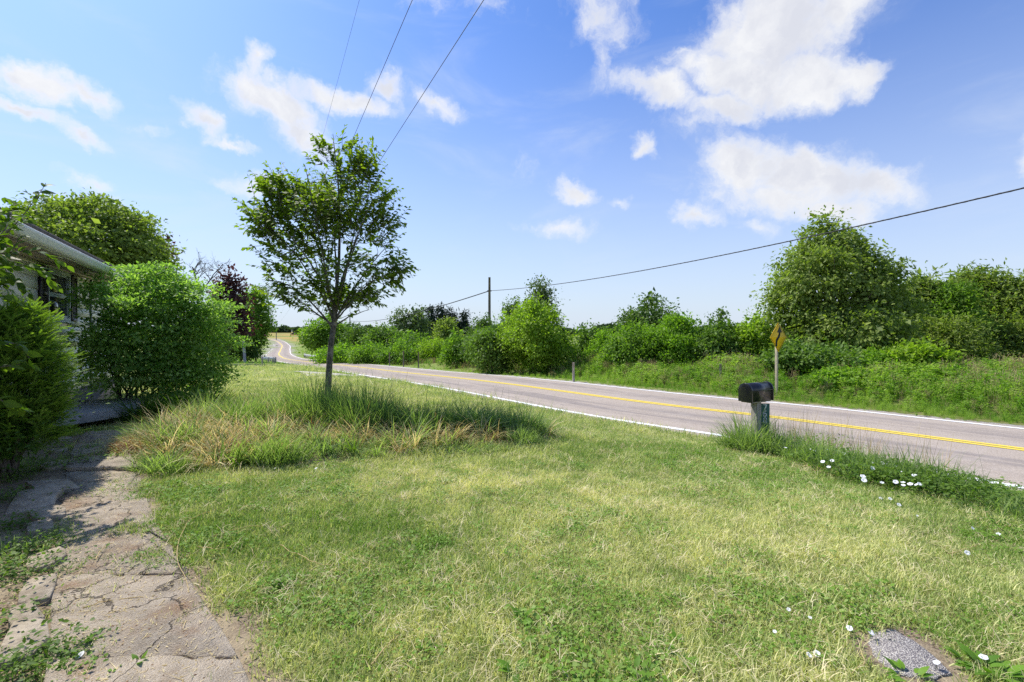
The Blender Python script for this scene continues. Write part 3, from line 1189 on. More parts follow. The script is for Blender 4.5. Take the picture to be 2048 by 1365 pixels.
def pebm(t):
    p = wpos(t)
    v = t.add("ShaderNodeTexVoronoi", {"Vector": p, "Scale": 150.0})
    n = t.add("ShaderNodeTexNoise", {"Vector": v.outputs["Position"], "Scale": 300.0})
    c = t.mix(t.ramp(n.outputs[0], .35, .65), (.33, .30, .26), (.64, .59, .52))
    c = t.mix(t.ramp(v.outputs["Distance"], .35, .6), c, (.16, .14, .14))
    return bsdf(t, c, .8, .3, 0, bump(t, v.outputs["Distance"], .7, -.008))


slab_thing(MB(), sp, gz(sp[:, 0], sp[:, 1]) + .010, .05, .004).obj("stepping_slab", mat("pebble_concrete", pebm), origin=(*cc_, g1(*cc_)),
    label="grey speckled stepping slab sunk in the lawn at lower right", cat="paving slab")

# flat stones edging the path
STONE = mat("limestone", lambda t: bsdf(t, t.mix(t.ramp(t.noise(wpos(t), 9, 6, .7), .3, .7), (.28, .225, .16), (.50, .425, .32)), .9, .2, 0,
                                        bump(t, t.noise(wpos(t), 30, 6, .75), .9, .02)))
SL = [(118, 905, .30, .17, "small grey flat stone beside the path, second nearest the porch"), (128, 882, .26, .16, "small shaded flat stone beside the path nearest the porch"),
      (112, 935, .34, .26, "grey slanting flat stone on the shaded part of the path edge"),
      (108, 976, .46, .30, "rounded pale stone at the edge of the shade on the path"), (70, 1008, .60, .34, "long cracked pale ledge stone among weeds beside the path"),
      (98, 1033, .42, .22, "pinkish flat stone with dead leaves beside the path"), (82, 1058, .32, .18, "tilted grey stone at the head of the weeds"),
      (95, 1125, .34, .20, "brown stone half buried beside the second path joint"), (75, 1190, .36, .16, "narrow brown stone ledge covered in litter beside the path"),
      (50, 1240, .34, .13, "thin layered stone showing through dead stalks"), (48, 1292, .40, .20, "large sandy flat stone at the bottom left corner")]
for k, (px, py, L_s, W_s, lab) in enumerate(SL):
    p = gp(px, py)
    r = np.random.default_rng(k + 40)
    n = 8
    th = np.sort(r.uniform(0, 2 * np.pi, n))
    th = np.linspace(0, 2 * np.pi, n, endpoint=False) + r.uniform(-.2, .2, n)
    rad = 1 / np.maximum(np.abs(np.cos(th)), np.abs(np.sin(th))) ** .9 * r.uniform(.78, 1.1, n)
    ang = math.atan2(.72, -.69) + r.uniform(-.3, .3)
    ca, sa = math.cos(ang), math.sin(ang)
    q = np.stack([np.cos(th) * rad * L_s / 2, np.sin(th) * rad * W_s / 2], 1)
    q = np.c_[q[:, 0] * ca - q[:, 1] * sa, q[:, 0] * sa + q[:, 1] * ca] + p[:2]
    tl = (q - p[:2]) @ r.uniform(-.12, .12, 2)
    mb = slab_thing(MB(), q, p[2] + .04 + tl, .07, .005)
    mb.obj("edging_stone", STONE, origin=p, label=lab, cat="stone", group="flat stones edging the path")

# ------------------------------------------------------------------ mailbox with post and number plate
BLACK = mat("black_enamel", lambda t: bsdf(t, (.012, .012, .016), .22, .6, 0, bump(t, t.noise(objco(t), 8, 3), .05, .01)))
WOOD = mat("grey_post_wood", lambda t: (lambda mp: bsdf(t, t.mix(t.ramp(t.noise(mp.outputs[0], 14, 6, .7), .3, .7), (.16, .14, .12), (.42, .38, .33)), .9, .15, 0,
           bump(t, t.noise(mp.outputs[0], 30, 4), .5, .01)))(t.add("ShaderNodeMapping", {"Vector": objco(t), "Scale": (3, 3, .35)})))
mp_ = at(1512, 7.7)
mpos = np.array([mp_[0], mp_[1], g1(mp_[0], mp_[1])])
mailbox = empty("mailbox", tuple(mpos), "black arched roadside mailbox on a weathered wooden post", "mailbox")
ma = math.atan2(.47, .88)
MX = np.array([[math.cos(ma), math.sin(ma), 0], [-math.sin(ma), math.cos(ma), 0], [0, 0, 1]])
zbx = CAMZ - (800 - HZ) / F_PX * 7.75
MB().box((mpos[0], mpos[1], (mpos[2] - .3 + zbx - .02) / 2), (.115, .115, zbx - .02 - mpos[2] + .3), ax=MX).obj("post", WOOD, mailbox, bevel=.006)
MB().box((mpos[0], mpos[1], zbx - .012), (.50, .20, .022), ax=MX).obj("mounting_board", WOOD, mailbox, bevel=.003)


def arch(w, h, n=14, grow=0.0):
    r = w / 2 + grow
    p = [(-r, -grow)]
    p += [(-r, h - w / 2)]
    for k in range(1, n):
        a = math.pi - math.pi * k / n
        p.append((r * math.cos(a), h - w / 2 + r * math.sin(a)))
    p += [(r, h - w / 2), (r, -grow)]
    return np.array(p)


def extr(prof_, x0, x1, mb):
    n = len(prof_)
    V = []
    for x in (x0, x1):
        for (y, z) in prof_:
            V.append(np.array(mpos) * [1, 1, 0] + x * MX[0] + y * MX[1] + np.array([0, 0, zbx + z]))
    b = mb.n
    mb.add(V, [[i, (i + 1) % n, n + (i + 1) % n, n + i] for i in range(n)])
    c = mb.n
    mb.add([np.mean(V[:n], 0), np.mean(V[n:], 0)], np.zeros((0, 3), int))
    for i in range(n):
        mb.T.append(np.array([[c, b + (i + 1) % n, b + i], [c + 1, b + n + i, b + n + (i + 1) % n]]))
    return mb


bl, bw, bh = .56, .235, .30
extr(arch(bw, bh), -bl / 2, bl / 2, MB()).obj("body", BLACK, mailbox)
extr(arch(bw, bh, grow=.006), -bl / 2 - .012, -bl / 2 + .014, MB()).obj("rear_rim", BLACK, mailbox, bevel=.002)
door = extr(arch(bw, bh, grow=.006), bl / 2 - .01, bl / 2 + .018, MB()).obj("door", BLACK, mailbox, bevel=.002)
mb = MB()
for s in (-1, 1):
    mb.box(mpos * [1, 1, 0] + MX[1] * s * (bw / 2 + .003) + np.array([0, 0, zbx + bh - bw / 2 + .0]), (bl - .03, .006, .008), ax=MX)
mb.obj("seam", BLACK, mailbox)
# number plate
pa = math.radians(-12)
px_ = np.array([math.cos(pa), math.sin(pa), 0])
pn = np.array([math.sin(pa), -math.cos(pa), 0])
PXA = np.array([px_, -pn, [0, 0, 1]])
ztop = CAMZ - (807.5 - HZ) / F_PX * 7.78
pc = np.array([mpos[0] + .200, mpos[1] + .090, ztop - .26])
GREEN = simple("green_reflective", (.012, .10, .075), .4, .4, var=.06)
WHT = simple("white_reflective", (.78, .8, .8), .5, .4, var=.02)
plate = empty("number_plate", (pc[0], pc[1], g1(pc[0], pc[1])), "narrow green house number plate with white digits beside the mailbox post", "number sign")
pl_ = MB().box(pc, (.15, .004, .52), ax=PXA).obj("plate", GREEN, plate, bevel=.0015)
MB().box(pc + np.array([0, 0, -.3]) - pn * .012, (.035, .012, .75), ax=PXA).obj("stake", simple("galv", (.35, .36, .36), .45, .5, .6), plate)


def digit(strokes, mb, cx, cz, w, h, th):
    for st in strokes:
        P = [pc + px_ * (cx + (x - .5) * w) + np.array([0, 0, cz + (z - .5) * h]) + pn * .0035 for x, z in st]
        P = np.array(P)
        for a, b in zip(P[:-1], P[1:]):
            d = b - a
            L = np.linalg.norm(d)
            d /= L
            s_ = np.cross(d, pn)
            mb.box((a + b) / 2, (L + th * .5, .0016, th), ax=np.array([d, -pn, s_]))


def arc(cx, cz, rx, rz_, a0, a1, n=12):
    return [(cx + rx * math.cos(R(a)), cz + rz_ * math.sin(R(a))) for a in np.linspace(a0, a1, n)]


seven = [[(.05, .97), (.95, .97), (.4, .0)]]
six = [arc(.85, .55, .75, .45, 95, 180, 7) + arc(.5, .28, .42, .28, 180, 540, 16)]
eight = [arc(.5, .74, .36, .24, 0, 360, 16), arc(.5, .26, .42, .26, 0, 360, 16)]
for dg, cz in ((seven, .195), (six, .085), (eight, -.03)):
    mb = MB()
    digit(dg, mb, .0, cz, .056, .092, .017)
    mb.obj("digit", WHT, plate)

# ------------------------------------------------------------------ yellow winding-road sign
YEL = simple("yellow_sheeting", (1.0, .60, .01), .42, .4, var=.05, scale=3)
BLK = simple("black_print", (.01, .01, .01), .5, .4)
POSTM = simple("sign_post_wood", (.46, .40, .28), .8, .2, var=.15, scale=8)
sp_ = at(1554, 16.4)
sign = empty("road_sign", tuple(sp_), "yellow diamond winding road warning sign on a thin post across the road", "road sign")
# face turned towards approaching traffic
view = np.array([-sp_[0], -sp_[1], 0]) / np.hypot(sp_[0], sp_[1])
fa = math.atan2(view[1], view[0]) + R(61)
fn = np.array([math.cos(fa), math.sin(fa), 0])
if fn @ view < 0:
    fn = -fn
fx = np.cross(np.array([0, 0, 1.0]), fn)
zc = CAMZ + (HZ - 675) / F_PX * 16.4
half = .54
ctr = np.array([sp_[0] + .05, sp_[1], zc])
s2 = half * 2 / math.sqrt(2)
dA = (fx + np.array([0, 0, 1])) / math.sqrt(2)
dB = (-fx + np.array([0, 0, 1])) / math.sqrt(2)
DX = np.array([dA, dB, fn])


def round_sq(sz, rr, z0, z1, mb):
    p = []
    for k, (sx, sy) in enumerate(((1, 1), (-1, 1), (-1, -1), (1, -1))):
        for q in range(5):
            a = R(k * 90 + q * 22.5)
            p.append((sx * (sz / 2 - rr) + rr * math.cos(a), sy * (sz / 2 - rr) + rr * math.sin(a)))
    n = len(p)
    V = [ctr + x * DX[0] + y * DX[1] + z * fn for z in (z0, z1) for x, y in p] + [ctr + fn * z0, ctr + fn * z1]
    b = mb.n
    mb.add(V, [[i, (i + 1) % n, n + (i + 1) % n, n + i] for i in range(n)])
    for i in range(n):
        mb.T.append(np.array([[2 * n, (i + 1) % n, i], [2 * n + 1, n + i, n + (i + 1) % n]]) + b)
    return mb


pan = round_sq(s2, .045, -.002, .002, MB()).obj("sign_panel", YEL, sign)
mb = MB()
for sgn, axd, oth in ((1, 0, 1), (-1, 0, 1), (1, 1, 0), (-1, 1, 0)):
    mb.box(ctr + DX[oth] * sgn * (s2 / 2 - .03) + fn * .0032, (s2 - .12, .014, .0016), ax=np.array([DX[axd], DX[oth], fn]))
mb.obj("border", BLK, pan)
mb = MB()
spn = catmull([(-.13, -.33), (-.13, -.2), (-.10, -.1), (.0, 0.0), (.06, .09), (.07, .18), (.07, .22)], 5)
for a, b in zip(spn[:-1], spn[1:]):
    a3 = ctr + fx * a[0] + np.array([0, 0, a[1]]) + fn * .0035
    b3 = ctr + fx * b[0] + np.array([0, 0, b[1]]) + fn * .0035
    d = b3 - a3
    L = np.linalg.norm(d)
    d /= L
    mb.box((a3 + b3) / 2, (L + .012, .115, .0015), ax=np.array([d, np.cross(fn, d), fn]))
hd = [(-.10, .17), (.24, .17), (.07, .40)]
Vh = [ctr + fx * x + np.array([0, 0, z]) + fn * o for o in (.0028, .0052) for x, z in hd]
mb.add(Vh, [[0, 2, 1], [3, 4, 5]])
mb.obj("arrow", BLK, pan)
ptop = zc + .3
MB().box((sp_[0] - fn[0] * .045 + .03, sp_[1] - fn[1] * .045, (sp_[2] - .3 + ptop) / 2), (.085, .065, ptop - sp_[2] + .3), rot=fa).obj("post", POSTM, sign, bevel=.004)
for dz in (-.40, .44):
    MB().tube([ctr + np.array([0, 0, dz]) - fn * .02, ctr + np.array([0, 0, dz]) + fn * .008], .012, 8).obj("bolt", simple("zinc", (.5, .5, .5), .4, .5, .8), sign)

# ------------------------------------------------------------------ guardrails, poles, cables, fence posts
GALV = simple("guardrail_steel", (.62, .63, .64), .45, .5, .3, var=.1)
POLE = barkmat("pole_wood", (.20, .175, .15), .6, 12, .1)
POLE_L = barkmat("pole_wood_pale", (.42, .38, .33), .7, 12, .1)
CABLE = simple("cable_rubber", (.018, .018, .02), .6, .3)


def guardrail(pts, label):
    P = catmull(pts, 5)
    T = np.gradient(P, axis=0)
    T /= np.linalg.norm(T, axis=1)[:, None]
    N = np.stack([-T[:, 1], T[:, 0]], 1)
    z = gz(P[:, 0], P[:, 1])
    r0_ = P[0]
    root = empty("guardrail", (r0_[0], r0_[1], z[0]), label, "guardrail")
    pr = [(.0, .42), (.05, .48), (.05, .53), (.0, .575), (.05, .62), (.05, .67), (.0, .73), (-.012, .73), (-.012, .42)]
    m_ = len(pr)
    V = np.stack([np.c_[P + N * a, z + h] for a, h in pr], 1).reshape(-1, 3)
    i = (np.arange(len(P) - 1)[:, None] * m_ + np.arange(m_)[None]).ravel()
    j = (np.arange(len(P) - 1)[:, None] * m_ + (np.arange(m_)[None] + 1) % m_).ravel()
    MB().add(V, np.stack([i, j, j + m_, i + m_], 1)).obj("rail", GALV, root)
    s = np.concatenate([[0], np.cumsum(np.linalg.norm(np.diff(P, axis=0), axis=1))])
    for q in np.arange(.3, s[-1], 2.6):
        x, y = np.interp(q, s, P[:, 0]), np.interp(q, s, P[:, 1])
        MB().box((x, y, g1(x, y) + .25), (.14, .14, 1.0)).obj("post", POLE_L, root)


def along_road(y, off):
    i = np.argmin(np.abs(RC[:, 1] - y))
    return RC[i] + RN[i] * off


guardrail([along_road(y, -(HW + 1.35)) for y in (60, 66, 74, 84, 94)] + [along_road(100, -(HW + 2.2))], "pale steel guardrail curving along the far right side of the road bend")
guardrail([along_road(52, HW + 4.2), along_road(58, HW + 2.6), along_road(66, HW + 1.6), along_road(76, HW + 1.3), along_road(88, HW + 1.3)],
          "steel guardrail on the shaded left side of the road bend")


def pole(x, y, ztop, r, m, label, arm=None, lean=(0, 0), group="utility poles"):
    z0 = g1(x, y)
    root = empty("utility_pole", (x, y, z0), label, "utility pole", group)
    MB().tube([(x, y, z0 - .4), (x + lean[0] * .5, y + lean[1] * .5, (z0 + ztop) / 2), (x + lean[0], y + lean[1], ztop)], [r, r * .86, r * .7], 10).obj("shaft", m, root, True)
    if arm is not None:
        d = np.array([math.cos(arm), math.sin(arm), 0])
        c = np.array([x + lean[0], y + lean[1], ztop - .35])
        MB().box(c + np.array([-d[1], d[0], 0]) * r, (2.6, .1, .12), rot=arm).obj("crossarm", m, root)
        for s in (-1.2, -.1, 1.2):
            MB().tube([c + d * s + np.array([0, 0, .06]), c + d * s + np.array([0, 0, .24])], [.05, .03], 8).obj("insulator", WHT, root)
    return root


P1 = np.array([-2.08, 42.0])
P2 = np.array([-45.6, 128.0])
P0 = np.array([21.0, -2.0])
h1, h2 = 3.78 + CAMZ, 3.1 + CAMZ
p1 = pole(P1[0], P1[1], CAMZ + (HZ - 555) / F_PX * 42, .15, POLE, "weathered utility pole rising above the hedge carrying one thick cable")
MB().tube([(P1[0] - .2, P1[1], h1), (P1[0] + .2, P1[1], h1)], .05, 8).obj("clamp", CABLE, p1)
pole(P2[0], P2[1], CAMZ + (HZ - 633) / F_PX * 128, .19, POLE, "far utility pole standing in shrubs right of the young tree trunk")
pole(*at(490, 56)[:2], CAMZ + (HZ - 598) / F_PX * 56, .17, POLE_L, "bare pale leaning pole beside the trees at the end of the lawn", lean=(-.45, 0))
fp = np.array([-115.0, 222.0])
pole(fp[0], fp[1], CAMZ + 20 / F_PX * 222, .2, POLE, "distant pole with crossarm over the golden field", arm=math.atan2(-.47, -.88) + math.pi / 2)
pole(*at(631, 150)[:2], CAMZ + (HZ - 640) / F_PX * 150, .16, POLE, "thin distant pole behind the round shrub by the road bend")
pole(P0[0], P0[1], CAMZ + 6.3, .16, POLE, "utility pole outside the view carrying the near end of the thick cable")


def cable(name, pa_, pb_, hfun, r, n, label, seg=6, twist=False):
    t = np.linspace(0, 1, n)
    P = pa_ + (pb_ - pa_) * t[:, None]
    P3 = np.c_[P, CAMZ + hfun(t)]
    mb = MB().tube(P3, r, seg)
    if twist:  # lashed second strand
        th = t * 2 * np.pi * np.linalg.norm(pb_ - pa_) / .45
        mb.tube(P3 + np.c_[np.cos(th) * .7 * r, np.sin(th) * .7 * r, np.sin(th + 1.57) * r * .9], r * .55, 4)
    return mb.obj(name, CABLE, label=label, cat="cable", origin=P3[0], smooth=True)


q1 = np.polyfit([0, .407, .563, .68, 1.0], [3.78, 3.34, 3.46, 3.86, 5.35], 3)
cable("overhead_cable", P1, P0, lambda t: np.polyval(q1, t), .021, 700, "thick twisted black cable sweeping up to the upper right over the road", 6, True)
q2 = np.polyfit([0, .1655, .48, 1.0], [3.78, 2.98, 2.34, 3.1], 2)
cable("overhead_cable", P1, P2, lambda t: np.polyval(q2, t) - (np.polyval(q2, 0) - 3.78) * (1 - t) ** 4, .045, 60, "sagging black cable running left behind the trees from the tall pole")
wd_ = np.array([-.47, .883])
lat = np.array([.883, .47])
for (x0, r_, lab) in ((-3.25, .003, "faintest and leftmost of three overhead wires"), (-2.12, .007, "middle of the three overhead wires passing behind the young tree"),
                      (-.6, .0085, "rightmost of the three overhead wires above the young tree")):
    a = np.array([x0, 9.6])
    s0 = a - wd_ * 30
    e_ = fp + lat * (x0 + 2.1) * .8
    cable("overhead_wire", s0, e_, lambda t: 7.0 + 0 * t - (7.0 - 4.5) * np.clip((t - .16) / .84, 0, 1) ** 1.0 - 2.2 * np.sin(np.clip((t - .16) / .84, 0, 1) * np.pi) * .35, r_, 90, lab, 5)

for k, (px, py, D, h, lab) in enumerate([(1147, 737, 21.0, .95, "short round wooden fence post in front of the bright shrubs"), (1441, 742, 19.5, .85, "grey fence post half hidden in weeds near the sapling"),
                                        (779, 727, 43, 1.35, "thin fence post in the dry grass, leftmost of three"), (807, 728, 41, 1.45, "thin fence post in the dry grass, middle of three"),
                                        (837, 730, 39, 1.35, "thin fence post in the dry grass, rightmost of three"), (1690, 735, 18.6, .9, "weathered fence post under the big leafy tree")]):
    p = at(px, D)
    MB().tube([(p[0], p[1], p[2] - .3), (p[0], p[1], p[2] + h)], .055 if k < 2 or k == 5 else .05, 10).obj("fence_post", POLE_L if k < 2 else POLE, label=lab, cat="fence post",
                                                                                         group="fence posts beyond the road", origin=p)

# ------------------------------------------------------------------ far things
FAR_LEAF = leafmat("leaf_far", (.035, .07, .03), (.07, .11, .045), .2, .7, .1)
(Vv, Tt, tn_), _, _ = crown_leaves([(0, 0, 4.5, 6, 6, 4.5), (4, 2, 4, 4, 4, 3.5)], 60, 16, 1.9, 1.3, 99, .3, .7, -.3)
V0, T0 = Vv, Tt
Vs, Ts, tns = [], [], []
r = np.random.default_rng(3)
nn_ = 0
for k in range(330):
    px = r.uniform(-200, 2300)
    D = r.uniform(760, 1100) if 520 < px < 640 else r.uniform(380, 900)
    x = (px - 1024) / F_PX * D
    s = r.uniform(.7, 1.5) * (1.25 if D > 700 else .8)
    a = r.uniform(0, 6.28)
    ca, sa = math.cos(a), math.sin(a)
    v = V0 * s
    v = np.c_[v[:, 0] * ca - v[:, 1] * sa + x, v[:, 0] * sa + v[:, 1] * ca + D, v[:, 2] * .8 + g1(x, D) - .3]
    Vs.append(v)
    Ts.append(T0 + nn_)
    tns.append(tn_ * .6 + r.random() * .4)
    nn_ += len(v)
link_mesh("distant_treeline", mesh_np("distant_treeline", np.vstack(Vs), np.vstack(Ts), np.concatenate(tns), mats=[FAR_LEAF]), kind="stuff",
          label="far line of trees along the horizon across the fields", category="treeline") if False else None
o = link_mesh("distant_treeline", mesh_np("distant_treeline", np.vstack(Vs), np.vstack(Ts), np.concatenate(tns), mats=[FAR_LEAF]))
tag(o, "far line of trees along the horizon across the fields", "treeline", None, "stuff")

# small dark open shed in the golden field
p = at(590, 330)
shed = empty("field_shed", tuple(p), "small dark open sided shed standing in the golden field", "shed")
DKW = simple("dark_wood", (.03, .027, .025), .9, .1)
zt_ = CAMZ + (HZ - 668.5) / F_PX * 330
zb_ = CAMZ + (HZ - 672.0) / F_PX * 330
for sx in (-2.3, 0, 2.3):
    for sy in (-1.5, 1.5):
        MB().box((p[0] + sx, p[1] + sy, (p[2] - .5 + zt_) / 2), (.3, .3, zt_ - p[2] + .5)).obj("post", DKW, shed)
mb = MB()
mb.add([(p[0] - 2.7, p[1] - 1.9, zt_), (p[0] + 2.7, p[1] - 1.9, zt_), (p[0] + 1.7, p[1], zt_ + 1.1), (p[0] - 1.7, p[1], zt_ + 1.1), (p[0] + 2.7, p[1] + 1.9, zt_), (p[0] - 2.7, p[1] + 1.9, zt_)],
       [[0, 1, 2, 3], [3, 2, 4, 5], [0, 5, 4, 1]])
mb.add([(p[0] - 2.7, p[1] - 1.9, zt_), (p[0] - 1.7, p[1], zt_ + 1.1), (p[0] - 2.7, p[1] + 1.9, zt_), (p[0] + 2.7, p[1] - 1.9, zt_), (p[0] + 2.7, p[1] + 1.9, zt_), (p[0] + 1.7, p[1], zt_ + 1.1)], [[0, 1, 2], [3, 4, 5]])
mb.obj("roof", DKW, shed)
MB().box((p[0], p[1] - 1.5, p[2] + .4), (4.6, .1, .35)).obj("rail", DKW, shed)

# white farm building glimpsed behind the trees
p = at(858, 120)
barn = empty("farm_building", tuple(p), "white farm building glimpsed between the trees before the conifers", "building")
MB().box((p[0], p[1], p[2] + 1.7), (9, 6, 3.6)).obj("wall", TRIM, barn)
mb = MB()
x0, x1, y0, y1, z0, z1 = p[0] - 4.8, p[0] + 4.8, p[1] - 3.3, p[1] + 3.3, p[2] + 3.5, p[2] + 5.0
mb.add([(x0, y0, z0), (x1, y0, z0), (x1, p[1], z1), (x0, p[1], z1), (x1, y1, z0), (x0, y1, z0)], [[0, 1, 2, 3], [3, 2, 4, 5], [0, 5, 4, 1]])
mb.add([(x0, y0, z0), (x0, p[1], z1), (x0, y1, z0), (x1, y0, z0), (x1, y1, z0), (x1, p[1], z1)], [[0, 1, 2], [3, 4, 5]])
mb.obj("roof", simple("roof_grey", (.35, .35, .36), .7), barn)
for sx in (-2.5, 1.8):
    MB().box((p[0] + sx, p[1] - 3.02, p[2] + 2.0), (.9, .06, 1.2)).obj("window", GLASS, barn)

# ------------------------------------------------------------------ trees beyond the road, left to right
G1 = "trees and shrubs beyond the road"
px_tree(655, 76, 640, 105, "rounded shrubby tree beside the far road bend right of the guardrail", L_HEDGE, seed=1, lobes=7, ncl=260, per=34, leaf=.26, clr=.5, shape="round", group=G1)
px_tree(715, 70, 655, 80, "dark rounded shrub just right of the far utility pole", L_DARK, seed=2, lobes=5, ncl=150, per=30, leaf=.25, clr=.45, shape="bush", group=G1, cat="shrub", name="shrub")
px_tree(684, 58, 690, 110, "low light green brush at the foot of the far utility pole", L_BRIGHT, seed=3, lobes=6, ncl=150, per=34, leaf=.17, clr=.35, shape="bush", group=G1, cat="shrub", name="shrub")
px_tree(768, 66, 658, 90, "mid green shrub between dark rounded shrub and thin sparse tree", L_MUTED, seed=4, lobes=6, ncl=170, per=32, leaf=.22, clr=.42, shape="bush", group=G1, cat="shrub", name="shrub")
px_tree(803, 78, 616, 62, "sparse open tree, left one of the pair before the conifers", L_GREY, seed=5, lobes=7, ncl=60, per=22, leaf=.30, clr=.5, shape="upright", group=G1, r0=.14)
px_tree(835, 78, 617, 55, "sparse open tree touching the conifers, right one of the pair", L_GREY, seed=6, lobes=7, ncl=75, per=24, leaf=.30, clr=.5, shape="upright", group=G1, r0=.14)
px_tree(862, 112, 614, 38, "dark conifer, leftmost and broadest of the four", L_SPRUCE, seed=7, ncl=130, per=30, leaf=.5, clr=.5, shape="cone", group="dark conifers in the distance", r0=.2, wr=.3, hang=.6)
px_tree(881, 114, 612, 34, "dark conifer, second from the left of the four", L_SPRUCE, seed=8, ncl=130, per=30, leaf=.5, clr=.5, shape="cone", group="dark conifers in the distance", r0=.2, wr=.3, hang=.6)
px_tree(903, 112, 618, 36, "dark conifer, third from the left of the four", L_SPRUCE, seed=9, ncl=130, per=30, leaf=.5, clr=.5, shape="cone", group="dark conifers in the distance", r0=.2, wr=.3, hang=.6)
px_tree(927, 112, 627, 34, "dark conifer, rightmost and shortest of the four", L_SPRUCE, seed=10, ncl=120, per=30, leaf=.5, clr=.5, shape="cone", group="dark conifers in the distance", r0=.2, wr=.3, hang=.6)
px_tree(893, 62, 637, 62, "oval upright olive green tree in front of the conifers", L_OLIVE, seed=11, lobes=6, ncl=170, per=34, leaf=.17, clr=.3, shape="upright", group=G1, r0=.12)
px_tree(828, 60, 672, 95, "low shrub under the sparse pair of trees", L_HEDGE, seed=12, lobes=6, ncl=150, per=34, leaf=.18, clr=.35, shape="bush", group=G1, cat="shrub", name="shrub")
px_tree(868, 50, 682, 70, "bright low shrub left of the large vivid green bush", L_LIME, seed=13, lobes=5, ncl=130, per=32, leaf=.14, clr=.3, shape="bush", group=G1, cat="shrub", name="shrub")
px_tree(745, 52, 692, 90, "low leafy brush behind the three thin fence posts", L_HEDGE, seed=14, lobes=6, ncl=130, per=32, leaf=.15, clr=.3, shape="bush", group=G1, cat="shrub", name="shrub")
px_tree(800, 50, 690, 80, "small shrub right behind the middle thin fence post", L_HEDGE, seed=15, lobes=6, ncl=130, per=32, leaf=.15, clr=.3, shape="bush", group=G1, cat="shrub", name="shrub")
px_tree(918, 40, 672, 70, "green shrub left against the large vivid green bush", L_HEDGE, seed=16, lobes=5, ncl=150, per=34, leaf=.13, clr=.26, shape="bush", group=G1, cat="shrub", name="shrub")
px_tree(962, 35, 640, 85, "darker bush at the foot of the cable carrying pole", L_DARK, seed=17, lobes=6, ncl=200, per=36, leaf=.12, clr=.26, shape="bush", group=G1, cat="shrub", name="shrub")
px_tree(1024, 36, 600, 52, "dark narrow tree just right of the cable carrying pole", L_DARK, seed=18, lobes=6, ncl=120, per=34, leaf=.12, clr=.26, shape="upright", group=G1)
px_tree(1084, 34, 556, 74, "tall airy grey green tree rising behind the vivid bush", L_GREY, seed=19, lobes=8, ncl=130, per=34, leaf=.11, clr=.28, shape="upright", group=G1, r0=.12, nl=24)
px_tree(1066, 29, 606, 165, "large vivid green bush right of the cable carrying pole", L_LIME, seed=20, lobes=8, ncl=380, per=42, leaf=.12, clr=.24, shape="bush", group=G1, cat="shrub", name="shrub")
px_tree(985, 30, 655, 120, "dense green bush low in front of the cable carrying pole", L_MUTED, seed=21, lobes=7, ncl=280, per=40, leaf=.10, clr=.22, shape="bush", group=G1, cat="shrub", name="shrub")
px_tree(1180, 31, 655, 80, "low shrub behind the round wooden fence post", L_MUTED, seed=22, lobes=6, ncl=180, per=36, leaf=.11, clr=.25, shape="bush", group=G1, cat="shrub", name="shrub")
px_tree(1215, 29, 668, 90, "bushy shrub in the gap right of the fence post", L_BRIGHT, seed=23, lobes=6, ncl=180, per=36, leaf=.10, clr=.22, shape="bush", group=G1, cat="shrub", name="shrub")
px_tree(1308, 30, 600, 125, "rounded dark green tree topping the middle of the hedge", L_DARK, seed=24, lobes=7, ncl=260, per=40, leaf=.11, clr=.26, shape="round", group=G1)
px_tree(1262, 26, 652, 120, "left part of the long middle hedge, light green", L_HEDGE, seed=25, lobes=7, ncl=260, per=40, leaf=.10, clr=.2, shape="bush", group=G1, cat="shrub", name="shrub")
px_tree(1352, 25, 640, 140, "central part of the long hedge below the dark round tree", L_BRIGHT, seed=26, lobes=8, ncl=320, per=42, leaf=.10, clr=.2, shape="bush", group=G1, cat="shrub", name="shrub")
px_tree(1436, 24, 652, 110, "right part of the long hedge below the thin sapling", L_MUTED, seed=27, lobes=7, ncl=260, per=40, leaf=.10, clr=.2, shape="bush", group=G1, cat="shrub", name="shrub")
px_tree(1438, 25.5, 618, 48, "thin open sapling sticking up above the hedge", L_DARK, seed=28, lobes=6, ncl=34, per=14, leaf=.12, clr=.16, shape="upright", group=G1, r0=.035, nl=20)
px_tree(1515, 23.5, 638, 110, "light green shrub left of the tall broad tree", L_LIME, seed=29, lobes=6, ncl=240, per=40, leaf=.10, clr=.2, shape="bush", group=G1, cat="shrub", name="shrub")

# the tall broad tree right of the sign
D_ = 23.0
x_ = (1655 - 1024) / F_PX * D_
z_ = g1(x_, D_)
k_ = D_ / F_PX


def el_(px, py, rx, ry, dy=0.0, rd=None):
    return ((px - 1655) * k_, dy, CAMZ + (HZ - py) * k_ - z_, rx * k_, (rd or rx) * k_, ry * k_)


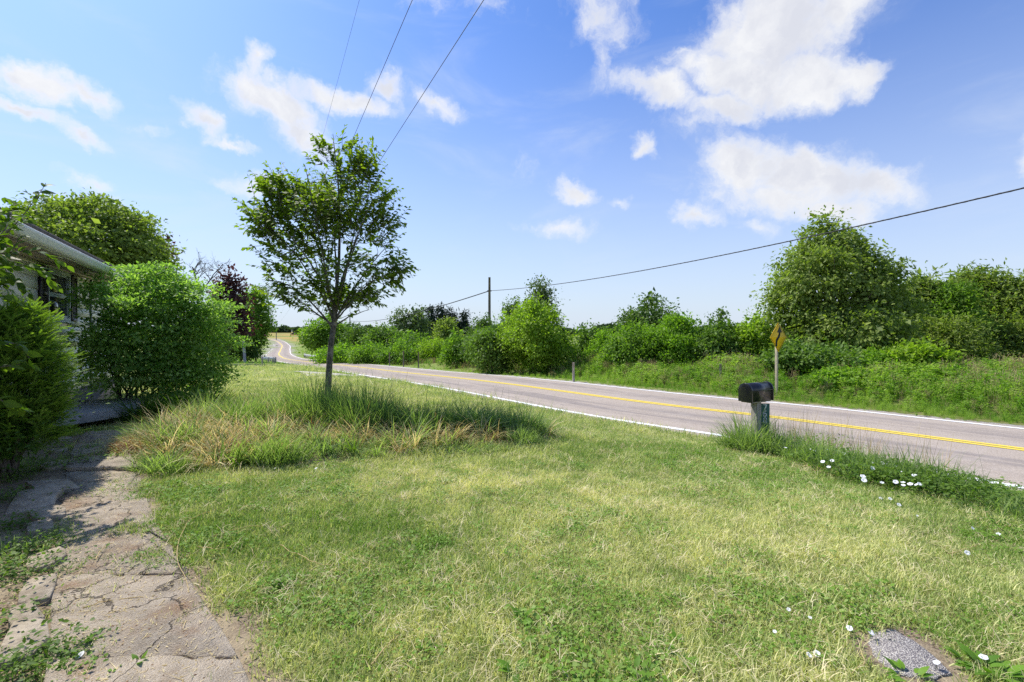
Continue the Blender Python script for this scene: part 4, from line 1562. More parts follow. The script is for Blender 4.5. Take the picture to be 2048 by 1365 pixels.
tree("tree", (x_, D_, z_), [el_(1655, 590, 92, 110), el_(1660, 495, 50, 45), el_(1600, 560, 62, 60, -1), el_(1580, 630, 55, 50, -.5), el_(1715, 560, 52, 50, -.8),
                            el_(1735, 630, 52, 55, -1), el_(1650, 665, 105, 50, -1.6), el_(1712, 515, 24, 30), el_(1612, 505, 28, 30), el_(1650, 452, 20, 22), el_(1690, 470, 20, 24), el_(1570, 590, 30, 24)],
     760, 40, .125, .27, L_OLIVE, "tallest broad round headed tree behind the yellow road sign", "tree", .22, 31, G1, BARK, 40, .5, fill=.22, flat=.65, hang=.6)
px_tree(1800, 25.5, 585, 80, "dark leaved tree joining the tall broad tree to the right hand thicket", L_DARK, seed=32, lobes=6, ncl=260, per=40, leaf=.12, clr=.26, shape="round", group=G1)
for k, (px, D, top, w, lm, lab) in enumerate([(1848, 25, 552, 85, L_OLIVE, "feathery tree, leftmost of the thicket at the right"), (1905, 24, 575, 95, L_HEDGE, "shorter feathery tree, second in the right hand thicket"),
                                          (1936, 26, 540, 90, L_OLIVE, "tallest feathery tree in the right hand thicket"), (1992, 25, 542, 95, L_OLIVE, "feathery tree near the right edge of the photo"),
                                          (2056, 24, 558, 110, L_OLIVE, "feathery tree cut by the right edge of the photo"), (2150, 24, 560, 130, L_HEDGE, "feathery tree beyond the right edge")]):
    if k == 5:
        continue
    px_tree(px, D, top, w, lab, lm, seed=33 + k, lobes=8, ncl=230, per=36, leaf=.17, clr=.3, shape="upright", group=G1, wr=.32, r0=.1, nl=18)
    px_tree(px + 12, D - 1.6, 640, w * 1.1, lab.replace("feathery tree", "undergrowth below the feathery tree").replace("shorter undergrowth below", "undergrowth below shorter").replace("tallest undergrowth below the", "undergrowth below the tallest"),
            L_OLIVE, seed=43 + k, lobes=6, ncl=170, per=36, leaf=.13, clr=.26, shape="bush", group=G1, cat="shrub", name="shrub", wr=.35)
px_tree(1622, 19.2, 690, 170, "dense dark green shrub right of the sign post", L_MUTED, seed=50, lobes=8, ncl=280, per=40, leaf=.10, clr=.18, shape="bush", group=G1, cat="shrub", name="shrub")
px_tree(1822, 18.2, 696, 130, "mounded vine covered shrub in front of the right hand thicket", L_LIME, seed=51, lobes=7, ncl=300, per=40, leaf=.11, clr=.17, shape="bush", group=G1, cat="shrub", name="shrub")
px_tree(1745, 18.4, 712, 120, "lower vine covered shrub between sign post and mounded shrub", L_BRIGHT, seed=52, lobes=6, ncl=220, per=40, leaf=.10, clr=.17, shape="bush", group=G1, cat="shrub", name="shrub")
px_tree(1682, 16.6, 742, 100, "small bright shrub close to the road right of the sign", L_BRIGHT, seed=53, lobes=6, ncl=150, per=36, leaf=.085, clr=.14, shape="bush", group=G1, cat="shrub", name="shrub")

# ------------------------------------------------------------------ trees on the left
G2 = "trees on the left side"
D_ = 25.0
x_ = (200 - 1024) / F_PX * D_
z_ = g1(x_, D_)
k_ = D_ / F_PX


def el2(px, py, rx, ry, dy=0.0, pc_=200):
    return ((px - pc_) * k_, dy, CAMZ + (HZ - py) * k_ - z_, rx * k_, rx * k_, ry * k_)


tree("tree", (x_, D_, z_), [el2(190, 500, 120, 90), el2(130, 440, 70, 42), el2(215, 440, 65, 40, -.5), el2(90, 480, 60, 45, -1), el2(270, 485, 55, 50), el2(200, 520, 100, 60, -1.8), el2(40, 490, 50, 50), el2(285, 540, 45, 40)],
     560, 42, .15, .32, L_OLIVE, "large spreading yellow green tree behind the house roof", "tree", .3, 61, G2, BARK, 40, .5, flat=.35, fill=.22, hang=.4)
px_tree(318, 29, 462, 46, "small purple leaved tree at the right edge of the large tree", L_PURPLE, seed=62, lobes=6, ncl=110, per=26, leaf=.14, clr=.3, shape="upright", group=G2)
px_tree(458, 42, 556, 72, "purple leaved tree behind the right end of the big bush", L_PURPLE, seed=63, lobes=7, ncl=230, per=32, leaf=.17, clr=.38, shape="round", group=G2)
px_tree(512, 62, 583, 68, "green tree just right of the pale leaning pole", L_HEDGE, seed=64, lobes=8, ncl=330, per=34, leaf=.2, clr=.38, shape="round", group=G2, low=-.95)
px_tree(470, 58, 596, 80, "green tree behind the pale leaning pole", L_HEDGE, seed=65, lobes=7, ncl=240, per=32, leaf=.2, clr=.38, shape="round", group=G2)
px_tree(480, 60, 670, 90, "dark underbrush at the end of the lawn near the pole", L_DARK, seed=66, lobes=7, ncl=200, per=32, leaf=.17, clr=.34, shape="bush", group=G2, cat="shrub", name="shrub")
for k, (x, y, h, w, lab) in enumerate([(-49.5, 76, 7.4, 3.4, "roadside tree shading the road bend, nearest of three"), (-56.5, 88, 8.0, 3.6, "roadside tree shading the road bend, middle of three"),
                                       (-64.0, 101, 8.0, 3.8, "roadside tree shading the road bend, farthest of three")]):
    z0 = g1(x, y)
    tree("tree", (x, y, z0), [(0, 0, h * .6, w, w, h * .4), (w * .5, 0, h * .5, w * .6, w * .6, h * .3), (-w * .4, -.5, h * .45, w * .7, w * .7, h * .35), (0, -w * .5, h * .35, w * .6, w * .6, h * .3)],
         200, 30, .26, .5, L_DARK if k else L_HEDGE, lab, "tree", .18, 70 + k, G2, BARK, 12)

# bare tree
p = at(372, 33)
bt = empty("bare_tree", tuple(p), "leafless tree showing fine twigs behind the big rounded bush", "tree", G2)
mb = MB()
rb_ = np.random.default_rng(12)
mbt = MB()


def grow(mbx, a, d, L, r, depth, rr):
    n = 4
    P = [a]
    dd_ = d
    for i in range(n):
        dd_ = nrm(dd_ + rr.normal(0, .12, 3) + np.array([0, 0, .05]))
        P.append(P[-1] + dd_ * L / n)
    mbx.tube(P, np.linspace(r, r * .6, n + 1), 5 if depth > 2 else 4, cap=False)
    if depth == 0:
        return
    for k in range(3 if depth > 1 else 2):
        f = rr.integers(1, n + 1)
        nd = nrm(dd_ * .75 + rr.normal(0, .55, 3) + np.array([0, 0, .12]))
        grow(mbx, P[f], nd, L * rr.uniform(.55, .75), r * .55, depth - 1, rr)


grow(mbt, np.array(p) - [0, 0, .2], np.array([.02, 0, 1.0]), 2.2, .11, 6, rb_)
V = np.vstack(mbt.V)
sc_ = (CAMZ + (HZ - 490) / F_PX * 33 - p[2]) / (V[:, 2].max() - p[2])
mbt.V = [(v - p) * np.array([sc_ * .9, sc_ * .9, sc_]) + p for v in mbt.V]
mbt.obj("trunk", BARK_G, bt)

# ------------------------------------------------------------------ big rounded bush by the house
bx, by = -8.02, 10.1
bz = g1(bx, by)
bush = empty("burning_bush", (bx, by, bz), "big rounded dense bush with many stems growing against the house", "bush")
E_ = [(0.28, 0.1, 1.9, 1.15, 1.2, 1.1), (.95, .1, 1.35, .85, .9, .9), (-.4, -.05, 1.5, .55, .6, .6), (.3, -.6, 1.6, 1.0, .7, .95), (.1, .1, 2.9, .3, .3, .3), (.5, -.1, 3.0, .25, .25, .22), (1.0, 0, 2.55, .3, .3, .3), (1.5, -.1, 1.9, .32, .3, .35), (.1, -.9, 2.3, .3, .25, .35), (1.2, .2, .85, .6, .6, .5), (.05, 0, 2.5, .7, .7, .5), (.65, -.2, 2.3, .75, .7, .6), (1.15, -.2, .7, .7, .6, .55), (.45, -.75, .85, .8, .55, .55), (.3, .5, .8, .9, .6, .6)]
rr9 = np.random.default_rng(811)
for k in range(26):
    d_ = nrm(rr9.normal(size=3) * [1, 1, .6] + [0, -.2, .55])
    rad_ = rr9.uniform(1.0, 1.16)
    c_ = np.array([.28, .05, 1.75]) + d_ * np.array([1.45, 1.3, 1.28]) * rad_
    if c_[2] > .5:
        E_.append((c_[0], c_[1], c_[2], rr9.uniform(.16, .3), rr9.uniform(.16, .3), rr9.uniform(.07, .14)))
(V, T, tn), C, N = crown_leaves(E_, 640, 52, .060, .17, 81, .22, .24, -.8, .55, 1.25, .05, core=False)
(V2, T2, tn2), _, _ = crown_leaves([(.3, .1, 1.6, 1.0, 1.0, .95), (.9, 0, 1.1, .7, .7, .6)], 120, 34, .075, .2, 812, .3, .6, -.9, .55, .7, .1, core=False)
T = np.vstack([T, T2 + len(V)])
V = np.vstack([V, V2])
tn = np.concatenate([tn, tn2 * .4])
V[:, 0] = np.where(V[:, 0] > 0, V[:, 0] * .84, V[:, 0])
link_mesh("foliage", mesh_np("foliage", V, T, tn, mats=[L_BURN]), bush)
r = np.random.default_rng(82)
for k in range(26):
    tgt = C[r.integers(len(C))]
    if k < 13:
        tgt = np.array([r.uniform(-1.55, -.5), r.uniform(-.5, .3), r.uniform(1.0, 2.1)])
    b0 = np.array([-.35 + r.normal(0, .14), -.15 + r.normal(0, .1), -.08])
    s = np.linspace(0, 1, 7)[:, None]
    Q = b0 + (tgt - b0) * np.c_[s ** 1.25, s ** 1.25, s ** .85] + r.normal(0, .015, (7, 3))
    mb = MB().tube(Q, .017 * (1 - .75 * s[:, 0]), 6, cap=False)
    for q in range(5):
        i = r.integers(2, 6)
        e = Q[i] + nrm(tgt - b0) * r.uniform(.2, .5) + r.normal(0, .14, 3)
        mb.tube([Q[i], (Q[i] + e) / 2 + [0, 0, .03], e], [.006, .004, .002], 4, cap=False)
    me_ = mb.mesh("stem", BARK_G, True)
    link_mesh("stem", me_, bush)
# small leaves along the open stems
(V, T, tn), _, _ = crown_leaves([(-1.1, -.2, 1.15, .55, .4, .75)], 70, 12, .05, .1, 83, .5, .6, -1)
link_mesh("sparse_foliage", mesh_np("sparse_foliage", V, T, tn, mats=[L_BURN]), bush)

# ------------------------------------------------------------------ leaf as a real shape
def leaf_unit(L=1.0, wr=.46, nseg=4, curl=.22, fold=.1, tone=.5, name="leaf"):
    V, T = [], []
    for i in range(nseg + 1):
        f = i / nseg
        w = wr / 2 * math.sin(math.pi * f ** .8) * (1 if 0 < i < nseg else 0)
        z = -curl * f * f
        V += [(-w, f, z + w * fold * 4 * .3), (0, f, z), (w, f, z + w * fold * 4 * .3)]
    Q = []
    for i in range(nseg):
        a = i * 3
        Q += [[a, a + 1, a + 4, a + 3], [a + 1, a + 2, a + 5, a + 4]]
    return np.array(V, float) * L, np.array(Q)


def bulk_leaves(P, A, N, L, unit, tone):
    U, Q = unit
    A = nrm(np.asarray(A))
    S = nrm(np.cross(A, nrm(np.asarray(N))))
    N2 = np.cross(S, A)
    n, m = len(P), len(U)
    L = np.broadcast_to(L, (n,))[:, None, None]
    V = P[:, None] + L * (S[:, None] * U[None, :, :1] + A[:, None] * U[None, :, 1:2] + N2[:, None] * U[None, :, 2:3])
    Qs = (np.arange(n)[:, None, None] * m + Q[None]).reshape(-1, 4)
    return V.reshape(-1, 3), Qs, np.repeat(tone, m)


def leaf_objects(root, P, A, N, L, lm, tones, unit, nvar=4):
    U, Q = unit
    A = nrm(np.asarray(A))
    S = nrm(np.cross(A, nrm(np.asarray(N))))
    N2 = np.cross(S, A)
    mes = [mesh_np("leaf", U, Q, np.full(len(U), (k + .5) / nvar), mats=[lm]) for k in range(nvar)]
    L = np.broadcast_to(L, (len(P),))
    for i in range(len(P)):
        o = bpy.data.objects.new("leaf", mes[min(nvar - 1, int(tones[i] * nvar))])
        COL.objects.link(o)
        o.parent = root
        M = Matrix(((S[i][0], A[i][0], N2[i][0]), (S[i][1], A[i][1], N2[i][1]), (S[i][2], A[i][2], N2[i][2]))) * float(L[i])
        M = M.to_4x4()
        M.translation = Vector(P[i])
        o.matrix_local = M


UNIT = leaf_unit(wr=.52, nseg=2, curl=.16)
UNIT_F = leaf_unit(wr=.52, nseg=5, curl=.25)

# ------------------------------------------------------------------ the young tree
TD = 9.2
tx = (655 - 1024) / F_PX * TD
tz = g1(tx, TD)
kk = TD / F_PX
ytree = empty("young_tree", (tx, TD, tz), "slender young tree with open leafy crown standing in the tall grass bed", "tree")


def yp(px, py, dy=0.0):
    return np.array([(px - 655) * kk * (1 + dy / TD) + (px - 1024) * 0, dy, CAMZ + (HZ - py) * kk * (1 + dy / TD) - tz])


mb = MB()
TP = np.array([yp(655, 850), yp(655, 800), yp(658, 740), yp(662, 690), yp(669, 640), yp(672, 590), yp(676, 520, .05), yp(678, 440, .05), yp(676, 360, 0), yp(668, 290, 0), yp(666, 268, 0)])
TR = [.082, .066, .060, .056, .052, .036, .028, .021, .014, .008, .003]
mb.tube(TP, TR, 12)
link_mesh("trunk", mb.mesh("trunk", BARK_Y, True), ytree)
r = np.random.default_rng(91)
LIMB = [((664, 655), (610, 560), (545, 560), -.5), ((668, 640), (610, 500), (520, 430), -.3), ((667, 645), (620, 560), (585, 480), .9), ((669, 638), (640, 500), (585, 370), .2), ((670, 630), (655, 480), (640, 330), -.7),
        ((671, 632), (700, 520), (728, 320), .1), ((671, 628), (715, 500), (770, 400), -.6), ((670, 640), (720, 570), (815, 535), -.2), ((668, 645), (715, 610), (760, 590), -.8), ((670, 640), (705, 540), (760, 470), 1.0),
        ((666, 650), (600, 610), (575, 590), .3), ((672, 600), (690, 470), (700, 400), 1.1), ((670, 610), (620, 470), (560, 410), -1.0), ((664, 655), (690, 630), (720, 620), .5), ((672, 560), (650, 430), (610, 400), 1.1)]
skel = [TP[k] for k in range(4, 11)]
skel_r = list(TR[4:])
for (a, b, c, dy) in LIMB:
    A_, B_, C_ = yp(*a), yp(*b, dy * .55), yp(*c, dy)
    s = np.linspace(0, 1, 9)[:, None]
    Q = (1 - s) ** 2 * A_ + 2 * s * (1 - s) * B_ + s ** 2 * C_ + r.normal(0, .012, (9, 3)) * np.sin(s * np.pi)
    rad = .021 * (1 - .82 * s[:, 0])
    link_mesh("branch", MB().tube(Q, rad, 7, cap=False).mesh("branch", BARK_Y, True), ytree)
    s2_ = np.linspace(0, 1, 25)
    for t_ in s2_[3:]:
        i = t_ * 8
        j = min(7, int(i))
        skel.append(Q[j] + (Q[j + 1] - Q[j]) * (i - j))
        skel_r.append(float(np.interp(t_, s[:, 0], rad)))
skel = np.array(skel)
EL = [(668, 325, 32, 48, 0), (724, 345, 28, 40, 0), (650, 420, 80, 62, 0), (735, 420, 58, 55, 0), (565, 410, 58, 48, -.2), (545, 450, 40, 40, -.2), (600, 500, 62, 58, 0), (690, 500, 80, 70, 0), (660, 590, 75, 38, 0),
      (765, 545, 52, 30, -.2), (800, 535, 28, 22, -.2), (590, 585, 30, 20, -.2), (620, 610, 30, 16, -.1), (735, 600, 28, 18, -.2), (762, 455, 32, 34, 0), (560, 540, 32, 26, 0), (700, 610, 45, 22, 0), (690, 380, 60, 50, .3), (610, 400, 45, 45, .5)]
AT = []
wsum = np.array([e[2] * e[3] for e in EL], float)
for k in r.choice(len(EL), 210, p=wsum / wsum.sum()):
    cx, cy, rx, ry, dy = EL[k]
    v = nrm(r.normal(size=3)) * r.random() ** .4 * .88
    AT.append(yp(cx + v[0] * rx, cy - v[2] * ry, dy + v[1] * rx * kk * 1.25))
AT = np.array(AT)
AT = np.repeat(AT, 5, 0) + r.normal(0, 1, (len(AT) * 5, 3)) * [.12, .12, .085]
axis = np.array([0.15, 0, 0])
tw = MB()
LP, LA, LN, LL, LT = [], [], [], [], []
d0 = np.array([np.linalg.norm(skel - a, axis=1).min() for a in AT])
AT = AT[np.argsort(d0)]
SK = np.zeros((len(skel) + 3 * len(AT), 3))
SK[:len(skel)] = skel
ns = len(skel)
for a in AT:
    d = np.linalg.norm(SK[:ns] - a + np.array([0, 0, .12]), axis=1)
    j = d.argmin()
    b = SK[j].copy()
    SK[ns] = a
    SK[ns + 1] = (a + b) / 2
    ns += 2
    out_ = a - np.array([.12, 0, a[2] * .75 + .4])
    dr = nrm(nrm(a - b + 1e-3) * .5 + nrm(out_) * .7 + np.array([0, 0, .25]) + r.normal(0, .25, 3))
    Ls = r.uniform(.22, .42)
    m_ = (a + b) / 2 + r.normal(0, .02, 3) - np.array([0, 0, .02])
    e = a + dr * Ls
    e[2] -= .03
    tw.tube([b, m_, a, a + dr * Ls * .5 + [0, 0, .015], e], [.0065, .0055, .0045, .003, .0015], 4, cap=False)
    nl_ = r.integers(7, 12)
    side = nrm(np.cross(dr, [0, 0, 1.0]) + r.normal(0, .15, 3))
    tb = r.random()
    top_b = np.clip((a[2] - 3.0) / 3.5, 0, 1)
    for q in range(nl_):
        f = (q + .5) / nl_
        pos_ = a + dr * Ls * f
        sg = 1 if q % 2 else -1
        LP.append(pos_)
        LA.append(nrm(side * sg * .8 + dr * .75 + r.normal(0, .2, 3) - np.array([0, 0, .5])))
        LN.append(nrm(out_) * .55 + np.array([0, -.2, .75]) + r.normal(0, .45, 3))
        LL.append(r.uniform(.115, .175) * (1 - .25 * f))
        LT.append(np.clip(.25 + .35 * tb + .3 * top_b * (f > .5) + r.normal(0, .12), 0, 1))
    LP.append(e)
    LA.append(dr)
    LN.append(np.array([0, 0, 1.0]) + r.normal(0, .3, 3))
    LL.append(.07)
    LT.append(np.clip(.6 + .3 * tb, 0, 1))
link_mesh("twigs", tw.mesh("twigs", BARK_Y), ytree, kind="stuff")
LP, LA, LN, LL, LT = map(np.array, (LP, LA, LN, LL, LT))
score = -LP[:, 1] + np.abs(LP[:, 0]) * .8 + LP[:, 2] * .15 + r.random(len(LP)) * .6
top300 = np.argsort(-score)[:300]
rest = np.setdiff1d(np.arange(len(LP)), top300)
V, Qs, tn = bulk_leaves(LP[rest], LA[rest], LN[rest], LL[rest], UNIT, LT[rest])
link_mesh("crown", mesh_np("crown", V, Qs, tn, mats=[L_YOUNG]), ytree, kind="stuff")
leaf_objects(ytree, LP[top300], LA[top300], LN[top300], LL[top300], L_YOUNG, LT[top300], UNIT)
# leafy suckers at the foot of the trunk
pp = r.normal(0, 1, (60, 3)) * [.13, .13, .22] + [0, -.05, .42]
V, Qs, tn = bulk_leaves(pp, r.normal(0, 1, (60, 3)) + [0, 0, .5], r.normal(0, .4, (60, 3)) + [0, 0, 1], r.uniform(.05, .08, 60), UNIT, r.random(60))
link_mesh("suckers", mesh_np("suckers", V, Qs, tn, mats=[L_YOUNG]), ytree, kind="stuff")

# ------------------------------------------------------------------ leafy sapling at the left edge
L_SAP = leafmat("leaf_sapling", (.05, .10, .014), (.16, .24, .028), .45, .3, .5)
sx, sy = -6.1, 4.3
sz = g1(sx, sy)
sap = empty("leafy_sapling", (sx, sy, sz), "leafy sapling reaching in from the left edge above the yew", "sapling")


def sp3(px, py, D):
    return np.array([(px - 1024) / F_PX * D, D, CAMZ + (HZ - py) / F_PX * D]) - np.array([sx, sy, sz])


link_mesh("trunk", MB().tube([(0, 0, -.1), (.05, .03, .8), (.02, .05, 1.6), (.1, .08, 2.3)], [.035, .03, .022, .012], 8).mesh("trunk", BARK, True), sap)
r = np.random.default_rng(17)
BR = [([(-160, 560), (-60, 520), (20, 460), (70, 400), (92, 368)], 3.4), ([(-160, 560), (-50, 520), (20, 505), (80, 505), (135, 532)], 3.3), ([(-150, 520), (-60, 450), (-10, 430), (30, 412), (10, 395)], 3.5),
      ([(-150, 600), (-60, 560), (0, 540), (60, 530), (100, 550)], 3.2), ([(-150, 560), (-70, 500), (-20, 480), (20, 500), (40, 470)], 3.4), ([(-160, 700), (-60, 680), (0, 690), (40, 690), (68, 735)], 3.0),
      ([(-160, 720), (-60, 740), (0, 735), (35, 730), (66, 733)], 3.0), ([(-160, 640), (-60, 600), (-10, 590), (30, 600), (45, 620)], 3.1), ([(-160, 720), (-60, 790), (0, 800), (30, 812), (50, 822)], 2.9),
      ([(-150, 540), (-50, 490), (0, 470), (20, 440), (25, 420)], 3.2),
      ([(-160, 600), (-70, 520), (-10, 480), (25, 455), (55, 440)], 3.6), ([(-160, 560), (-70, 540), (-20, 540), (30, 560), (60, 590)], 3.3), ([(-150, 500), (-70, 440), (-30, 420), (0, 430), (22, 460)], 3.5),
      ([(-150, 620), (-80, 580), (-30, 560), (10, 570), (30, 600)], 3.4), ([(-150, 520), (-60, 500), (10, 520), (70, 540), (118, 575)], 3.6), ([(-150, 500), (-80, 470), (-30, 490), (5, 520), (15, 560)], 3.3)]
LP, LA, LN, LL, LT = [], [], [], [], []
for bi, (pts, D) in enumerate(BR):
    P = catmull([sp3(px, py, D * 1.28 + .12 * i) for i, (px, py) in enumerate(pts)], 8)
    P = P + r.normal(0, .002, P.shape)
    P[0] = [.04, .04, P[0][2]] if False else P[0]
    base_ = np.array([.03, .04, max(.3, P[0][2] - .25)])
    Pf = np.vstack([base_, P])
    link_mesh("branch", MB().tube(Pf, np.linspace(.009, .0018, len(Pf)), 6, cap=False).mesh("branch", BARK, True), sap)
    n = len(P)
    for i in range(6, n, 1):
        if r.random() < .12:
            continue
        d = nrm(P[min(n - 1, i + 1)] - P[i - 1])
        side = nrm(np.cross(d, [0, 0, 1.0])) * (1 if i % 2 else -1)
        LP.append(P[i])
        LA.append(d * .7 + side * .6 + np.array([0, 0, -.35 if i % 3 else .3]) + r.normal(0, .25, 3))
        LN.append(np.array([0, 0, .8]) + r.normal(0, .45, 3) - np.array([0, .4, 0]))
        LL.append(r.uniform(.08, .13) * (1.0 if i < n - 3 else .8))
        LT.append(r.random())
leaf_objects(sap, np.array(LP), np.array(LA), np.array(LN), np.array(LL), L_SAP, LT, UNIT_F)

# ------------------------------------------------------------------ yew
yx, yy = -5.72, 5.15
yz = g1(yx, yy)
yew = empty("yew_bush", (yx, yy, yz), "broad dark needled yew bush with pale shoot tips at the left edge", "bush")
r = np.random.default_rng(23)


def spray(seed):
    q = np.random.default_rng(seed)
    P, D_2, Ln = [], [], []
    V, T, tn = [], [], []
    segs = [(np.zeros(3), np.array([0, 1., 0]), .30)]
    for k in range(5):
        f = .15 + .14 * k
        s = 1 if k % 2 else -1
        segs.append((np.array([0, f * .30, 0]), nrm(np.array([s * .75, .8, .05])), .15 * (1.15 - f)))
    b = 0
    for (o, d, L) in segs:
        n = int(L / .0080)
        sd_ = np.cross(d, [0, 0, 1.])
        for i in range(n):
            for s in (-1, 1):
                f = i / n
                c = o + d * L * f + np.array([0, 0, -.10 * (o[1] + L * f) ** 2 * 4])
                nl2 = .023 * (1 - .45 * f) * q.uniform(.8, 1.1)
                dn = nrm(sd_ * s + d * .55 + np.array([0, 0, .25 + q.normal(0, .12)]))
                w = d * .0034
                V += [c - w, c + w, c + dn * nl2]
                T.append([b, b + 1, b + 2])
                b += 3
                tip = .25 + .75 * ((o[1] + L * f) / .32) ** 1.5
                tn += [tip] * 3
    return np.array(V), np.array(T), np.array(tn)


SPR = [spray(k) for k in range(4)]
E_ = [(0, 0, .95, .85, .8, .95), (.25, -.1, .6, .75, .7, .6), (-.3, 0, 1.35, .6, .55, .55), (.05, 0, 1.55, .5, .5, .4), (-.7, -.3, .8, .7, .7, .8), (.35, .1, 1.15, .5, .5, .45)]
E_ = [tuple(np.array(e) * [.66, .7, 1.0, .56, .62, .88]) for e in E_]
C, N = crown_pts(E_, 1700, .2, r, -.6)
Vs, Ts, tns, b = [], [], [], 0
for c, n_ in zip(C, N):
    V, T, tn = SPR[r.integers(4)]
    A = nrm(n_ * .7 + np.array([.35, -.05, .55]) + r.normal(0, .3, 3))
    U_ = nrm(np.array([0, 0, 1.0]) + r.normal(0, .25, 3))
    S = nrm(np.cross(A, U_))
    N2 = np.cross(S, A)
    s = r.uniform(.8, 1.3)
    v = (V[:, :1] * S + V[:, 1:2] * A + V[:, 2:3] * N2) * s + c - A * .12
    Vs.append(v)
    Ts.append(T + b)
    lowness = np.clip(c[2] / 1.6, 0, 1)
    tns.append(np.clip(tn * r.uniform(.6, 1.2), 0, 1))
    b += len(v)
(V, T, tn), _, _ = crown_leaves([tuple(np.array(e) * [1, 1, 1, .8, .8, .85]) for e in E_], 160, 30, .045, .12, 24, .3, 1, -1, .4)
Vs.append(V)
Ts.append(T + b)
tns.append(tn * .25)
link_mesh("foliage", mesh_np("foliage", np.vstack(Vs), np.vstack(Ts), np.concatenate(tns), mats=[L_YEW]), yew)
mb = MB()
for k in range(40):
    c = C[r.integers(len(C))]
    mb.tube([(r.normal(0, .06), r.normal(0, .06), -.1), c * [.4, .4, .6], c], [.025, .014, .004], 5, cap=False)
link_mesh("stems", mb.mesh("stems", BARK, True), yew, kind="stuff")

# ------------------------------------------------------------------ grass
def blades(base, az_, L, lean, w, tone, nseg=4, curl=1.0, flat=0.0):
    """arching ribbons. base (n,3), az_ azimuth of the lean, L length, lean 0..1"""
    n = len(base)
    L, lean, w = (np.broadcast_to(v, (n,)) for v in (L, lean, w))
    hd_ = np.stack([np.cos(az_), np.sin(az_), np.zeros(n)], 1)
    sd_ = np.stack([-np.sin(az_), np.cos(az_), np.zeros(n)], 1)
    tw_ = rng.uniform(-.9, .9, n)
    sd_ = sd_ * np.cos(tw_)[:, None] + hd_ * np.sin(tw_)[:, None]
    ang0 = lean * .55
    P = base.copy()
    rows = []
    for i in range(nseg + 1):
        f = i / nseg
        ww = (w * (1 - f ** 1.6) * .5)[:, None] + .0002
        rows += [P - sd_ * ww, P + sd_ * ww]
        a = ang0 + lean * curl * 1.9 * f
        st = (L / nseg)[:, None]
        P = P + st * (hd_ * np.sin(a)[:, None] + np.array([0, 0, 1.]) * np.cos(a)[:, None])
    V = np.stack(rows, 1)
    m = 2 * (nseg + 1)
    q = np.array([[2 * i, 2 * i + 1, 2 * i + 3, 2 * i + 2] for i in range(nseg)])
    Q = (np.arange(n)[:, None, None] * m + q[None]).reshape(-1, 4)
    tn = np.repeat(tone, m)
    return V.reshape(-1, 3), Q, tn


PROTO = {}


def proto_coll(name, objs):
    c = bpy.data.collections.new(name)
    for i, me_ in enumerate(objs):
        o = bpy.data.objects.new("%s_%02d" % (name, i), me_)
        c.objects.link(o)
    return c


def scatter(name, P, rotz, scl, pick, tone, coll, label, parent=None, tilt=None):
    me_ = bpy.data.meshes.new(name)
    me_.vertices.add(len(P))
    me_.vertices.foreach_set("co", np.asarray(P, np.float32).ravel())
    ro = np.zeros((len(P), 3), np.float32)
    if tilt is not None:
        ro[:, :2] = tilt
    ro[:, 2] = rotz
    for nme, typ, arr in (("rot", "FLOAT_VECTOR", ro.ravel()), ("scl", "FLOAT", scl), ("pick", "INT", pick), ("itone", "FLOAT", tone)):
        a = me_.attributes.new(nme, typ, "POINT")
        a.data.foreach_set("vector" if typ == "FLOAT_VECTOR" else "value", np.asarray(arr, np.int32 if typ == "INT" else np.float32))
    o = bpy.data.objects.new(name, me_)
    COL.objects.link(o)
    o.parent = parent
    ng = bpy.data.node_groups.new(name, "GeometryNodeTree")
    ng.interface.new_socket("Geometry", in_out="INPUT", socket_type="NodeSocketGeometry")
    ng.interface.new_socket("Geometry", in_out="OUTPUT", socket_type="NodeSocketGeometry")
    gi, go = ng.nodes.new("NodeGroupInput"), ng.nodes.new("NodeGroupOutput")
    ip = ng.nodes.new("GeometryNodeInstanceOnPoints")
    ci = ng.nodes.new("GeometryNodeCollectionInfo")
    ci.inputs["Collection"].default_value = coll
    ci.inputs["Separate Children"].default_value = True
    ci.inputs["Reset Children"].default_value = True
    ip.inputs["Pick Instance"].default_value = True

    def na(n_, t_):
        x = ng.nodes.new("GeometryNodeInputNamedAttribute")
        x.data_type = t_
        x.inputs["Name"].default_value = n_
        return x.outputs["Attribute"]
    lk = ng.links.new
    lk(gi.outputs[0], ip.inputs["Points"])
    lk(ci.outputs[0], ip.inputs["Instance"])
    lk(na("pick", "INT"), ip.inputs["Instance Index"])
    lk(na("rot", "FLOAT_VECTOR"), ip.inputs["Rotation"])
    lk(na("scl", "FLOAT"), ip.inputs["Scale"])
    lk(ip.outputs[0], go.inputs[0])
    md = o.modifiers.new("scatter", "NODES")
    md.node_group = ng
    tag(o, label, None, None, "stuff")
    return o


L_LAWN = leafmat("lawn_blade", (.155, .285, .03), (.80, .75, .38), .35, .5, .25, (1.25, 1.35, .7), inst=True)
L_TALLG = leafmat("tall_grass", (.09, .17, .045), (.38, .47, .17), .46, .45, .4, (1.3, 1.5, .6))
L_STRAW = leafmat("straw", (.44, .34, .14), (.84, .73, .42), .4, .6, .3, (1.2, 1.1, .8))
L_RUST = leafmat("dead_leaf", (.16, .085, .04), (.40, .25, .12), .25, .6, .2, (1.3, 1.0, .6))
L_VERGE = leafmat("verge_green", (.11, .235, .02), (.35, .45, .10), .44, .5, .3, inst=True)
L_WEED = leafmat("weed_leaf", (.06, .125, .016), (.16, .25, .04), .38, .45, .35)

